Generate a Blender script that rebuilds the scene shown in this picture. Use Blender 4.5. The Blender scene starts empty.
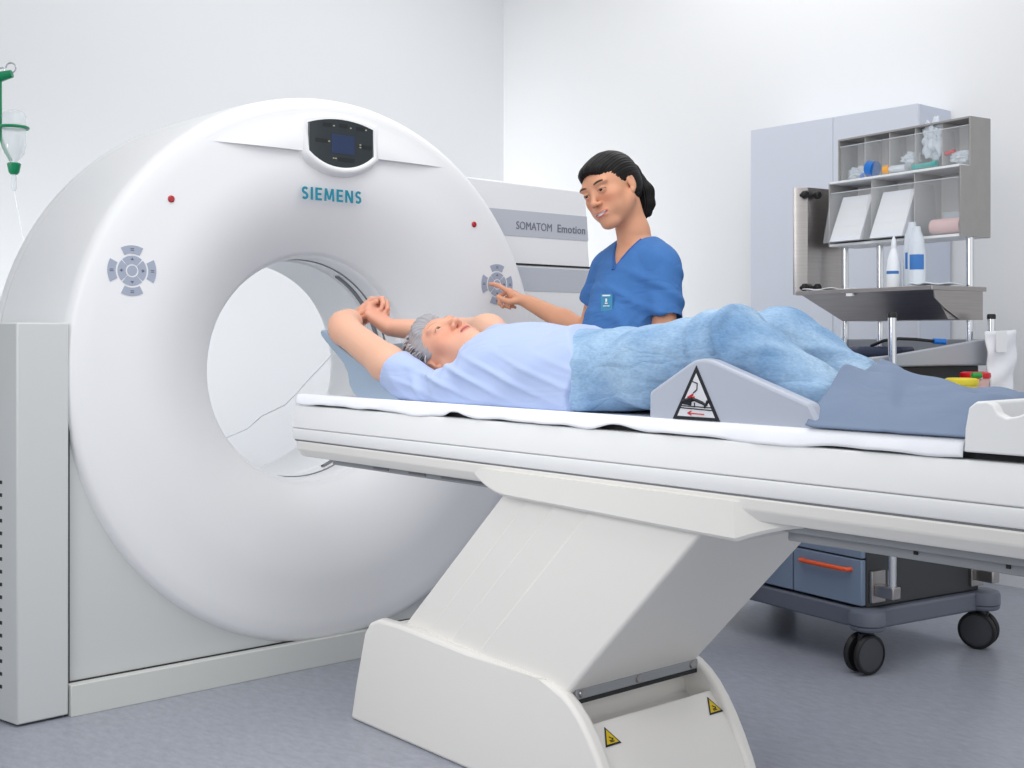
import bpy, bmesh, math, random
import numpy as np
from mathutils import Vector, Matrix
random.seed(4)
PI = math.pi
scene = bpy.context.scene
COL = scene.collection
# the photograph's viewpoint: focal length 1208 px, camera 1 m above the floor, world X runs along the scanner's face, world Y along the table
_n = math.hypot(1414, 1208)
CC, SS = 1414/_n, 1208/_n

# ------------------------------------------------------------------ materials
def lin(c):
    return tuple(((v/255)/12.92 if v/255 <= .04045 else ((v/255+.055)/1.055)**2.4) for v in c)
def creases(nt, vec, dist, scale):
    """soft irregular cloth creases"""
    mp = nt.nodes.new('ShaderNodeMapping'); mp.inputs['Rotation'].default_value = (.5, .4, .5); mp.inputs['Scale'].default_value = (1, .45, 1.5)
    n = nt.nodes.new('ShaderNodeTexNoise'); n.inputs['Scale'].default_value = scale; n.inputs['Detail'].default_value = 2.5; n.inputs['Distortion'].default_value = .9
    r = nt.nodes.new('ShaderNodeMath'); r.operation = 'SUBTRACT'; r.inputs[1].default_value = .5
    a = nt.nodes.new('ShaderNodeMath'); a.operation = 'ABSOLUTE'
    s = nt.nodes.new('ShaderNodeMath'); s.operation = 'POWER'; s.inputs[1].default_value = .9
    bp = nt.nodes.new('ShaderNodeBump'); bp.inputs['Strength'].default_value = .8; bp.inputs['Distance'].default_value = dist
    nt.links.new(vec, mp.inputs['Vector']); nt.links.new(mp.outputs['Vector'], n.inputs['Vector'])
    nt.links.new(n.outputs['Fac'], r.inputs[0]); nt.links.new(r.outputs[0], a.inputs[0]); nt.links.new(a.outputs[0], s.inputs[0]); nt.links.new(s.outputs[0], bp.inputs['Height'])
    return bp.outputs['Normal']
def mat(name, rgb, rough=.5, metal=0., noise=0., nscale=20., bump=0., bscale=200., trans=0., alpha=1., coat=0., sheen=0., attr=False, emit=0., stretch=None, sss=0., ior=1.45, crease=0., cscale=10.):
    m = bpy.data.materials.new(name); m.use_nodes = True
    nt = m.node_tree; b = nt.nodes['Principled BSDF']
    c = lin(rgb)
    b.inputs['Base Color'].default_value = (*c, 1)
    b.inputs['Roughness'].default_value = rough
    b.inputs['Metallic'].default_value = metal
    b.inputs['IOR'].default_value = ior
    if trans: b.inputs['Transmission Weight'].default_value = trans
    if alpha < 1: b.inputs['Alpha'].default_value = alpha
    if coat: b.inputs['Coat Weight'].default_value = coat
    if sheen: b.inputs['Sheen Weight'].default_value = sheen
    if sss:
        b.inputs['Subsurface Weight'].default_value = sss
        b.inputs['Subsurface Radius'].default_value = (.012, .005, .003)
        b.inputs['Subsurface Scale'].default_value = .6
    if emit:
        b.inputs['Emission Color'].default_value = (*c, 1); b.inputs['Emission Strength'].default_value = emit
    tc = nt.nodes.new('ShaderNodeTexCoord'); vec = tc.outputs['Object']
    if stretch:
        mp = nt.nodes.new('ShaderNodeMapping'); mp.inputs['Scale'].default_value = stretch
        nt.links.new(vec, mp.inputs['Vector']); vec = mp.outputs['Vector']
    src = None
    if attr:
        a = nt.nodes.new('ShaderNodeAttribute'); a.attribute_name = 'Col'; src = a.outputs['Color']
        nt.links.new(src, b.inputs['Base Color'])
    if noise:
        n = nt.nodes.new('ShaderNodeTexNoise'); n.inputs['Scale'].default_value = nscale; n.inputs['Detail'].default_value = 5
        nt.links.new(vec, n.inputs['Vector'])
        r = nt.nodes.new('ShaderNodeMapRange'); r.inputs['From Min'].default_value = .3; r.inputs['From Max'].default_value = .7
        r.inputs['To Min'].default_value = 1-noise; r.inputs['To Max'].default_value = 1+noise
        nt.links.new(n.outputs['Fac'], r.inputs['Value'])
        mx = nt.nodes.new('ShaderNodeMix'); mx.data_type = 'RGBA'; mx.blend_type = 'MULTIPLY'; mx.inputs['Factor'].default_value = 1
        if src: nt.links.new(src, mx.inputs[6])
        else: mx.inputs[6].default_value = (*c, 1)
        nt.links.new(r.outputs['Result'], mx.inputs[7]); nt.links.new(mx.outputs[2], b.inputs['Base Color'])
    prev = None
    if crease:
        prev = creases(nt, vec, crease, cscale); nt.links.new(prev, b.inputs['Normal'])
    if bump:
        n = nt.nodes.new('ShaderNodeTexNoise'); n.inputs['Scale'].default_value = bscale; n.inputs['Detail'].default_value = 3
        nt.links.new(vec, n.inputs['Vector'])
        bp = nt.nodes.new('ShaderNodeBump'); bp.inputs['Strength'].default_value = bump; bp.inputs['Distance'].default_value = .002
        if prev is not None: nt.links.new(prev, bp.inputs['Normal'])
        nt.links.new(n.outputs['Fac'], bp.inputs['Height']); nt.links.new(bp.outputs['Normal'], b.inputs['Normal'])
    return m
M = {}
M['shell'] = mat('gantry_white', (232, 233, 235), .32, bump=.02, bscale=60)
M['panel'] = mat('panel_grey_white', (202, 205, 205), .45)
M['plinth'] = mat('plinth_white', (206, 208, 205), .5)
M['band'] = mat('grey_band', (186, 190, 199), .4)
M['bore'] = mat('bore_white', (238, 240, 242), .35)
M['table'] = mat('table_white', (236, 237, 238), .3)
M['tableg'] = mat('table_offwhite', (230, 228, 224), .42, bump=.04, bscale=350)
M['under'] = mat('underside_grey', (150, 153, 157), .4)
M['gap'] = mat('joint_dark', (40, 42, 44), .7)
M['gapg'] = mat('joint_grey', (120, 123, 128), .7)
M['teal'] = mat('teal_ink', (0, 128, 152), .4)
M['ink'] = mat('grey_ink', (112, 116, 128), .5)
M['button'] = mat('button_blue_grey', (160, 168, 186), .4)
M['buttonmark'] = mat('button_mark', (96, 102, 122), .5)
M['glass_dark'] = mat('display_glass', (38, 46, 50), .12, coat=.3)
M['lcd'] = mat('display_lcd', (42, 56, 88), .1)
M['lcdb'] = mat('display_black', (28, 32, 34), .25)
M['lcdi'] = mat('display_icon', (170, 168, 140), .4)
M['red'] = mat('laser_window_red', (172, 20, 30), .2, coat=.5)
M['steel'] = mat('brushed_steel', (176, 172, 170), .32, metal=1, noise=.06, nscale=6, stretch=(1, 1, 40))
M['chrome'] = mat('chrome', (215, 218, 222), .14, metal=1)
M['black'] = mat('black_rubber', (22, 22, 24), .5)
M['dgrey'] = mat('caster_grey', (62, 64, 70), .5)
M['cartblue'] = mat('cart_drawer_blue_grey', (122, 138, 160), .4)
M['cartdark'] = mat('cart_body_dark', (58, 60, 62), .45)
M['cartbase'] = mat('cart_base_grey', (98, 103, 116), .42)
M['cartgrey'] = mat('cart_top_grey', (168, 172, 180), .4)
M['orange'] = mat('orange_handle', (226, 88, 40), .3)
M['acryl'] = mat('clear_acrylic', (240, 244, 248), .05, trans=0, alpha=.10)
M['acryl2'] = mat('clear_acrylic_edge', (236, 240, 246), .1, alpha=.5)
M['dispgrey'] = mat('dispenser_grey', (156, 154, 153), .45, noise=.03, nscale=30)
M['dispback'] = mat('dispenser_back', (202, 200, 198), .5)
M['paper'] = mat('white_paper', (236, 238, 244), .8, bump=.3, bscale=40)
M['sheet'] = mat('table_paper', (242, 244, 250), .75, bump=.12, bscale=45)
M['plastic'] = mat('crinkled_plastic', (228, 236, 244), .25, alpha=.8, bump=.6, bscale=60)
M['blue'] = mat('blue_plastic', (20, 112, 200), .3)
M['yelloworange'] = mat('amber_plastic', (240, 168, 60), .35)
M['green'] = mat('teal_green_plastic', (70, 165, 160), .35)
M['pink'] = mat('pink_roll', (226, 190, 188), .7)
M['yellow'] = mat('yellow_plastic', (228, 210, 60), .4)
M['redlid'] = mat('red_plastic', (206, 20, 34), .35)
M['greenclip'] = mat('green_plastic', (30, 150, 70), .35)
M['bottle'] = mat('white_bottle', (238, 242, 246), .3)
M['label'] = mat('blue_label', (60, 120, 190), .5)
M['ivgreen'] = mat('green_holder', (0, 128, 84), .35)
M['glass'] = mat('clear_glass', (225, 232, 236), .05, alpha=.45)
M['tube'] = mat('clear_tube', (232, 235, 238), .2)
M['navy'] = mat('navy_vinyl', (38, 46, 70), .45)
M['headrest'] = mat('headrest_blue_grey', (152, 170, 190), .4, bump=.05, bscale=80)
M['wedge'] = mat('wedge_grey', (178, 184, 198), .4, bump=.12, bscale=90, coat=.1)
M['wedgesign'] = mat('sign_white', (214, 216, 222), .5)
M['inkblack'] = mat('ink_black', (28, 30, 38), .5)
M['inkred'] = mat('ink_red', (204, 48, 56), .5)
M['warn'] = mat('warning_yellow', (214, 184, 24), .5)
M['shirt'] = mat('light_blue_cotton', (172, 189, 226), .85, bump=.12, bscale=500, sheen=.15, crease=.010, cscale=7)
M['scrub'] = mat('blue_scrub_cotton', (62, 112, 174), .85, bump=.1, bscale=500, noise=.05, nscale=25, crease=.014, cscale=9)
M['scrubin'] = mat('blue_scrub_trim', (54, 98, 164), .85)
M['blanket'] = mat('grey_blue_blanket', (120, 136, 162), .85, bump=.12, bscale=400, crease=.010, cscale=8)
M['skin'] = mat('skin', (220, 170, 145), .5, attr=True, sss=.12, bump=.06, bscale=300)
M['hairb'] = mat('black_hair', (12, 10, 11), .5, noise=.4, nscale=60)
M['hairb'].node_tree.nodes['Principled BSDF'].inputs['Specular IOR Level'].default_value = .28
M['badge'] = mat('teal_badge', (60, 140, 180), .4)
M['white'] = mat('plain_white', (236, 238, 240), .5)
M['shoe'] = mat('white_shoe', (226, 228, 230), .5)
M['floor'] = None

def hair_grey():
    m = mat('grey_hair', (150, 150, 156), .45)
    nt = m.node_tree; b = nt.nodes['Principled BSDF']
    tc = nt.nodes.new('ShaderNodeTexCoord'); mp = nt.nodes.new('ShaderNodeMapping')
    mp.inputs['Scale'].default_value = (230, 90, 160)
    n = nt.nodes.new('ShaderNodeTexNoise'); n.inputs['Scale'].default_value = 1; n.inputs['Detail'].default_value = 3
    cr = nt.nodes.new('ShaderNodeValToRGB')
    e = cr.color_ramp; e.elements[0].position = .34; e.elements[0].color = (*lin((112, 110, 116)), 1)
    e.elements[1].position = .62; e.elements[1].color = (*lin((205, 204, 210)), 1)
    nt.links.new(tc.outputs['Object'], mp.inputs['Vector']); nt.links.new(mp.outputs['Vector'], n.inputs['Vector'])
    nt.links.new(n.outputs['Fac'], cr.inputs['Fac']); nt.links.new(cr.outputs['Color'], b.inputs['Base Color'])
    bp = nt.nodes.new('ShaderNodeBump'); bp.inputs['Strength'].default_value = .8; bp.inputs['Distance'].default_value = .004
    nt.links.new(n.outputs['Fac'], bp.inputs['Height']); nt.links.new(bp.outputs['Normal'], b.inputs['Normal'])
    return m
M['hairg'] = hair_grey()
M['hairl'] = mat('light_grey_hair', (206, 206, 210), .5); M['hairm'] = mat('mid_grey_hair', (160, 159, 164), .5); M['haird'] = mat('dark_grey_hair', (88, 85, 90), .5)

def denim():
    m = mat('light_denim', (118, 156, 196), .9)
    nt = m.node_tree; b = nt.nodes['Principled BSDF']
    tc = nt.nodes.new('ShaderNodeTexCoord')
    n = nt.nodes.new('ShaderNodeTexNoise'); n.inputs['Scale'].default_value = 9; n.inputs['Detail'].default_value = 6
    mp = nt.nodes.new('ShaderNodeMapping'); mp.inputs['Scale'].default_value = (1.4, .8, 1)
    n2 = nt.nodes.new('ShaderNodeTexNoise'); n2.inputs['Scale'].default_value = 260; n2.inputs['Detail'].default_value = 2
    mp2 = nt.nodes.new('ShaderNodeMapping'); mp2.inputs['Scale'].default_value = (1, .35, 1); mp2.inputs['Rotation'].default_value = (0, 0, .6)
    cr = nt.nodes.new('ShaderNodeValToRGB'); e = cr.color_ramp
    e.elements[0].position = .3; e.elements[0].color = (*lin((110, 148, 188)), 1)
    e.elements[1].position = .7; e.elements[1].color = (*lin((168, 196, 222)), 1)
    nt.links.new(tc.outputs['Object'], mp.inputs['Vector']); nt.links.new(mp.outputs['Vector'], n.inputs['Vector'])
    nt.links.new(tc.outputs['Object'], mp2.inputs['Vector']); nt.links.new(mp2.outputs['Vector'], n2.inputs['Vector'])
    nt.links.new(n.outputs['Fac'], cr.inputs['Fac'])
    mx = nt.nodes.new('ShaderNodeMix'); mx.data_type = 'RGBA'; mx.blend_type = 'MULTIPLY'; mx.inputs['Factor'].default_value = 1
    r = nt.nodes.new('ShaderNodeMapRange'); r.inputs['From Min'].default_value = .3; r.inputs['From Max'].default_value = .7
    r.inputs['To Min'].default_value = .88; r.inputs['To Max'].default_value = 1.1
    nt.links.new(n2.outputs['Fac'], r.inputs['Value'])
    nt.links.new(cr.outputs['Color'], mx.inputs[6]); nt.links.new(r.outputs['Result'], mx.inputs[7]); nt.links.new(mx.outputs[2], b.inputs['Base Color'])
    bp = nt.nodes.new('ShaderNodeBump'); bp.inputs['Strength'].default_value = .25; bp.inputs['Distance'].default_value = .002
    nt.links.new(creases(nt, tc.outputs['Object'], .020, 8), bp.inputs['Normal'])
    nt.links.new(n2.outputs['Fac'], bp.inputs['Height']); nt.links.new(bp.outputs['Normal'], b.inputs['Normal'])
    return m
M['denim'] = denim()

def floor_mat():
    m = mat('vinyl_floor', (172, 178, 192), .3)
    nt = m.node_tree; b = nt.nodes['Principled BSDF']
    tc = nt.nodes.new('ShaderNodeTexCoord')
    n = nt.nodes.new('ShaderNodeTexNoise'); n.inputs['Scale'].default_value = 55; n.inputs['Detail'].default_value = 6; n.inputs['Roughness'].default_value = .7
    mp = nt.nodes.new('ShaderNodeMapping'); mp.inputs['Scale'].default_value = (1.0, .45, 1); mp.inputs['Rotation'].default_value = (0, 0, .9)
    cr = nt.nodes.new('ShaderNodeValToRGB'); e = cr.color_ramp
    e.elements[0].position = .3; e.elements[0].color = (*lin((140, 144, 155)), 1)
    e.elements[1].position = .7; e.elements[1].color = (*lin((164, 168, 179)), 1)
    nt.links.new(tc.outputs['Object'], mp.inputs['Vector']); nt.links.new(mp.outputs['Vector'], n.inputs['Vector'])
    nt.links.new(n.outputs['Fac'], cr.inputs['Fac']); nt.links.new(cr.outputs['Color'], b.inputs['Base Color'])
    bp = nt.nodes.new('ShaderNodeBump'); bp.inputs['Strength'].default_value = .15; bp.inputs['Distance'].default_value = .002
    nt.links.new(n.outputs['Fac'], bp.inputs['Height']); nt.links.new(bp.outputs['Normal'], b.inputs['Normal'])
    return m
M['floor'] = floor_mat()
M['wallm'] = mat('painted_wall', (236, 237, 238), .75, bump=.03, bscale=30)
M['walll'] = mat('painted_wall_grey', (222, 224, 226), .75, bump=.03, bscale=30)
M['cabm'] = mat('cabinet_laminate', (214, 219, 230), .4)
M['cabshade'] = mat('cabinet_laminate_shaded', (196, 203, 218), .4)  # darker copy of the laminate, the side's shade put into the colour

# ------------------------------------------------------------------ object helpers
def world_of(o):
    return o.get('_w')
WM = {}
def link(o, parent=None):
    COL.objects.link(o)
    if parent is not None:
        o.parent = parent
        o.matrix_parent_inverse = WM[parent.name].inverted()
    WM[o.name] = Matrix.Identity(4)
    return o
def empty(name, loc, label=None, cat=None, group=None, rz=0):
    o = bpy.data.objects.new(name, None); COL.objects.link(o)
    o.empty_display_size = .05
    o.location = loc; o.rotation_euler = (0, 0, rz)
    WM[o.name] = Matrix.Translation(loc) @ Matrix.Rotation(rz, 4, 'Z')
    tag(o, label, cat, group)
    return o
def tag(o, label=None, cat=None, group=None, kind=None):
    if label: o['label'] = label
    if cat: o['category'] = cat
    if group: o['group'] = group
    if kind: o['kind'] = kind
    return o
def fin(name, bm, m, parent=None, smooth=True, bevel=0, seg=3, angle=35, xf=None):
    if xf is not None: bmesh.ops.transform(bm, matrix=xf, verts=bm.verts)
    bmesh.ops.recalc_face_normals(bm, faces=bm.faces)
    me = bpy.data.meshes.new(name); bm.to_mesh(me); bm.free()
    ms = m if isinstance(m, (list, tuple)) else [m]
    for x in ms: me.materials.append(x)
    o = bpy.data.objects.new(name, me); link(o, parent)
    if bevel:
        b = o.modifiers.new('bevel', 'BEVEL'); b.width = bevel; b.segments = seg; b.limit_method = 'ANGLE'; b.angle_limit = math.radians(30)
        b.harden_normals = False
    if smooth:
        me.shade_smooth()
        try: me.set_sharp_from_angle(angle=math.radians(angle))
        except Exception: pass
    return o
def box(bm, x0, x1, y0, y1, z0, z1, mi=0):
    vs = [bm.verts.new((x, y, z)) for x in (x0, x1) for y in (y0, y1) for z in (z0, z1)]
    for f in ((0, 1, 3, 2), (4, 6, 7, 5), (0, 4, 5, 1), (2, 3, 7, 6), (0, 2, 6, 4), (1, 5, 7, 3)):
        fc = bm.faces.new([vs[i] for i in f]); fc.material_index = mi
    return vs
def prism(bm, pts, d, axis='x', a=0., mi=0, cap=True):
    """extrude a 2-D outline. axis x: pts are (y,z), from x=a to x=a+d; axis y: pts (x,z); axis z: pts (x,y)"""
    def P(p, t):
        return {'x': (t, p[0], p[1]), 'y': (p[0], t, p[1]), 'z': (p[0], p[1], t)}[axis]
    A = [bm.verts.new(P(p, a)) for p in pts]; B = [bm.verts.new(P(p, a+d)) for p in pts]
    n = len(pts)
    for i in range(n):
        f = bm.faces.new((A[i], A[(i+1) % n], B[(i+1) % n], B[i])); f.material_index = mi
    if cap:
        f = bm.faces.new(A); f.material_index = mi
        f = bm.faces.new(B[::-1]); f.material_index = mi
    return A, B
def tube(bm, pts, r, seg=10, closed=False, mi=0):
    pts = [Vector(p) for p in pts]; n = len(pts)
    rs = r if isinstance(r, (list, tuple)) else [r]*n
    prev = None; rings = []
    for i, p in enumerate(pts):
        if closed: t = (pts[(i+1) % n]-pts[i-1])
        else: t = pts[min(i+1, n-1)]-pts[max(i-1, 0)]
        t.normalize()
        if prev is None:
            u = t.orthogonal().normalized()
        else:
            u = (prev - t*prev.dot(t))
            u = u.normalized() if u.length > 1e-6 else t.orthogonal().normalized()
        prev = u; v = t.cross(u)
        rings.append([bm.verts.new(p+rs[i]*(math.cos(2*PI*k/seg)*u+math.sin(2*PI*k/seg)*v)) for k in range(seg)])
    for i in range(n if closed else n-1):
        A, B = rings[i], rings[(i+1) % n]
        for k in range(seg):
            f = bm.faces.new((A[k], A[(k+1) % seg], B[(k+1) % seg], B[k])); f.material_index = mi
    if not closed:
        bm.faces.new(rings[0][::-1]).material_index = mi; bm.faces.new(rings[-1]).material_index = mi
def lathe(bm, prof, c, axis='z', seg=48, mi=0, t0=0., t1=2*PI):
    """prof: list of (r, h). axis z: h along z; axis y: h along y; axis x: h along x"""
    full = abs(t1-t0-2*PI) < 1e-6
    N = seg if full else seg+1
    rings = []
    for r, h in prof:
        ring = []
        if r < 1e-6:
            p = {'z': (0, 0, h), 'y': (0, h, 0), 'x': (h, 0, 0)}[axis]
            v = bm.verts.new((c[0]+p[0], c[1]+p[1], c[2]+p[2])); ring = [v]*N
        else:
            for k in range(N):
                t = t0+(t1-t0)*k/seg; a, b = r*math.cos(t), r*math.sin(t)
                p = {'z': (a, b, h), 'y': (a, h, b), 'x': (h, a, b)}[axis]
                ring.append(bm.verts.new((c[0]+p[0], c[1]+p[1], c[2]+p[2])))
        rings.append(ring)
    for A, B in zip(rings[:-1], rings[1:]):
        for k in range(seg):
            k2 = (k+1) % N
            q = [A[k], A[k2], B[k2], B[k]]
            u = []
            for v in q:
                if v not in u: u.append(v)
            if len(u) > 2: bm.faces.new(u).material_index = mi
def cyl(bm, a, b, r, seg=20, mi=0): tube(bm, [a, b], r, seg, mi=mi)
def text(name, s, size, m, xf, parent, offset=0., ext=.0008, shear=0., sx=1., sp=1.0):
    cu = bpy.data.curves.new(name, 'FONT'); cu.body = s; cu.size = size; cu.align_x = 'CENTER'; cu.align_y = 'CENTER'
    cu.space_character = sp; cu.extrude = ext; cu.offset = offset; cu.shear = shear; cu.resolution_u = 4
    tmp = bpy.data.objects.new(name, cu); COL.objects.link(tmp)
    bpy.context.view_layer.update()
    dg = bpy.context.evaluated_depsgraph_get()
    me = bpy.data.meshes.new_from_object(tmp.evaluated_get(dg))
    bpy.data.objects.remove(tmp)
    me.transform(xf @ Matrix.Diagonal((sx, 1, 1, 1)))
    me.materials.clear(); me.materials.append(m)
    o = bpy.data.objects.new(name, me); link(o, parent)
    return o
def mesh_obj(name, V, F, m, parent=None, cols=None, smooth=True):
    me = bpy.data.meshes.new(name)
    V = np.asarray(V, dtype=np.float32); F = np.asarray(F, dtype=np.int32)
    me.vertices.add(len(V)); me.vertices.foreach_set('co', V.ravel())
    me.loops.add(F.size); me.loops.foreach_set('vertex_index', F.ravel())
    me.polygons.add(len(F)); me.polygons.foreach_set('loop_start', np.arange(0, F.size, F.shape[1], dtype=np.int32))
    me.update(calc_edges=True); me.validate()
    me.materials.append(m)
    if cols is not None:
        ca = me.color_attributes.new('Col', 'FLOAT_COLOR', 'POINT')
        c4 = np.ones((len(V), 4), np.float32); c4[:, :3] = cols
        ca.data.foreach_set('color', c4.ravel())
    if smooth: me.shade_smooth()
    o = bpy.data.objects.new(name, me); link(o, parent)
    return o
def copy_tree(o, loc=None, rz=None, parent=None, inv=None):
    c = o.copy(); COL.objects.link(c)
    if parent is not None:
        c.parent = parent; c.matrix_parent_inverse = o.matrix_parent_inverse.copy()
    for ch in [x for x in COL.objects if x.parent == o]: copy_tree(ch, parent=c)
    if loc is not None: c.location = loc
    if rz is not None: c.rotation_euler = (0, 0, rz)
    return c

# ------------------------------------------------------------------ implicit-surface modeller (smooth unions of tapered limbs and ellipsoids)
class Sdf:
    def __init__(s): s.p = []
    def cone(s, a, b, ra, rb, k=.02, op=0):
        s.p.append(('c', np.array(a, float), np.array(b, float), float(ra), float(rb), k, op)); return s
    def chain(s, pts, k=.02, op=0):
        for (a, ra), (b, rb) in zip(pts[:-1], pts[1:]): s.cone(a, b, ra, rb, k, op)
        return s
    def ell(s, c, r, R=None, k=.02, op=0):
        R = np.eye(3) if R is None else np.asarray(R, float)
        s.p.append(('e', np.array(c, float), np.array(r, float), R, None, k, op)); return s
    def fn(s, f, k=.005, op=1):
        s.p.append(('f', f, None, None, None, k, op)); return s
    def one(s, q, P):
        t = q[0]
        if t == 'c':
            a, b, ra, rb = q[1:5]
            ba = b-a; L2 = max(ba@ba, 1e-12)
            pa = P-a; h = np.clip(pa@ba/L2, 0, 1)
            d = pa-h[:, None]*ba
            return np.sqrt((d*d).sum(1))-(ra+(rb-ra)*h)
        if t == 'e':
            c, r, R = q[1:4]
            x = (P-c)@R
            k0 = np.sqrt(((x/r)**2).sum(1)); k1 = np.sqrt(((x/(r*r))**2).sum(1))
            return np.where(k1 < 1e-9, -r.min(), k0*(k0-1)/np.maximum(k1, 1e-9))
        return q[1](P)
    def ev(s, P, prims=None):
        d = np.full(len(P), 9.)
        for q in (prims if prims is not None else s.p):
            e = s.one(q, P); k = q[5]
            if q[6] == 0:
                h = np.clip(.5+.5*(d-e)/k, 0, 1); d = d*(1-h)+e*h-k*h*(1-h)
            elif q[6] == 1:
                e = -e; h = np.clip(.5+.5*(e-d)/k, 0, 1); d = d*(1-h)+e*h+k*h*(1-h)
            else:
                h = np.clip(.5+.5*(e-d)/k, 0, 1); d = d*(1-h)+e*h+k*h*(1-h)
        return d
    def mesh(s, lo, hi, h, B=16):
        lo = np.array(lo, float); hi = np.array(hi, float)
        n = np.ceil((hi-lo)/h).astype(int)+1
        nb = np.ceil(n/B).astype(int); N = nb*B+1
        G = np.ones(N, np.float32)
        R = B*h*math.sqrt(3)/2
        bi = np.stack(np.meshgrid(*[np.arange(k) for k in nb], indexing='ij'), -1).reshape(-1, 3)
        ctr = lo+(bi+.5)*B*h
        each = [s.one(q, ctr) for q in s.p]
        full = s.ev(ctr)
        g1 = np.arange(B+1)*h
        base = np.stack(np.meshgrid(g1, g1, g1, indexing='ij'), -1).reshape(-1, 3)
        for j, (i0, c) in enumerate(zip(bi, ctr)):
            sl = tuple(slice(i*B, i*B+B+1) for i in i0)
            if abs(full[j]) > 2.2*R+.03:
                G[sl] = np.sign(full[j]) if full[j] != 0 else 1; continue
            dm = min([e[j] for e, q in zip(each, s.p) if q[6] == 0])
            pr = [q for e, q in zip(each, s.p) if (q[6] == 0 and e[j] < max(dm, 0)+2.3*R+q[5]+.02) or (q[6] == 1 and e[j] < 2*R+q[5]+.02) or q[6] == 2 or q[0] == 'f']
            G[sl] = s.ev(base+(lo+i0*B*h), pr).reshape(B+1, B+1, B+1)
        return nets(G, lo, h)
def nets(G, lo, h):
    I = G < 0
    nx, ny, nz = G.shape
    c = np.zeros((nx-1, ny-1, nz-1), np.uint8)
    for a in (0, 1):
        for b in (0, 1):
            for d in (0, 1):
                c += I[a:nx-1+a, b:ny-1+b, d:nz-1+d]
    act = np.argwhere((c > 0) & (c < 8))
    idx = -np.ones(c.shape, np.int32); idx[act[:, 0], act[:, 1], act[:, 2]] = np.arange(len(act))
    S = np.zeros((len(act), 3)); W = np.zeros(len(act))
    cor = [(a, b, d) for a in (0, 1) for b in (0, 1) for d in (0, 1)]
    val = {k: G[act[:, 0]+k[0], act[:, 1]+k[1], act[:, 2]+k[2]].astype(float) for k in cor}
    for k in cor:
        for ax in range(3):
            if k[ax] == 0:
                k2 = list(k); k2[ax] = 1; k2 = tuple(k2)
                va, vb = val[k], val[k2]; m = (va < 0) != (vb < 0)
                t = np.where(m, va/np.where(m, va-vb, 1), 0)
                p = np.tile(np.array(k, float), (len(act), 1)); p[:, ax] += t
                S += p*m[:, None]; W += m
    V = lo+(act+S/W[:, None])*h
    F = []
    for ax in range(3):
        a = [slice(None)]*3; b = [slice(None)]*3
        a[ax] = slice(0, -1); b[ax] = slice(1, None)
        e = I[tuple(a)] != I[tuple(b)]
        E_ = np.argwhere(e)
        o1, o2 = (ax+1) % 3, (ax+2) % 3
        ok = (E_[:, o1] > 0) & (E_[:, o2] > 0) & (E_[:, o1] < G.shape[o1]-1) & (E_[:, o2] < G.shape[o2]-1)
        E_ = E_[ok]
        flip = I[E_[:, 0], E_[:, 1], E_[:, 2]]
        def cell(d1, d2):
            q = E_.copy(); q[:, o1] -= d1; q[:, o2] -= d2
            return idx[q[:, 0], q[:, 1], q[:, 2]]
        q = np.stack([cell(1, 1), cell(0, 1), cell(0, 0), cell(1, 0)], 1)
        q = np.where(flip[:, None], q, q[:, ::-1])
        F.append(q)
    F = np.concatenate(F); F = F[(F >= 0).all(1)]
    return V, F
def vnormals(V, F):
    n = np.cross(V[F[:, 2]]-V[F[:, 0]], V[F[:, 3]]-V[F[:, 1]])
    N = np.zeros_like(V)
    for i in range(4): np.add.at(N, F[:, i], n)
    return N/np.maximum(np.linalg.norm(N, axis=1), 1e-12)[:, None]
def keep(V, F, mask):
    """faces whose vertices all satisfy mask"""
    F = F[mask[F].all(1)]; u = np.unique(F); m = -np.ones(len(V), int); m[u] = np.arange(len(u))
    return V[u], m[F]
def merge(parts):
    Vs, Fs, o = [], [], 0
    for V, F in parts: Vs.append(V); Fs.append(F+o); o += len(V)
    return np.concatenate(Vs), np.concatenate(Fs)
def sst(a, b, x):
    t = np.clip((x-a)/(b-a), 0, 1); return t*t*(3-2*t)
def unit(v): v = np.array(v, float); return v/np.linalg.norm(v)

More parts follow.
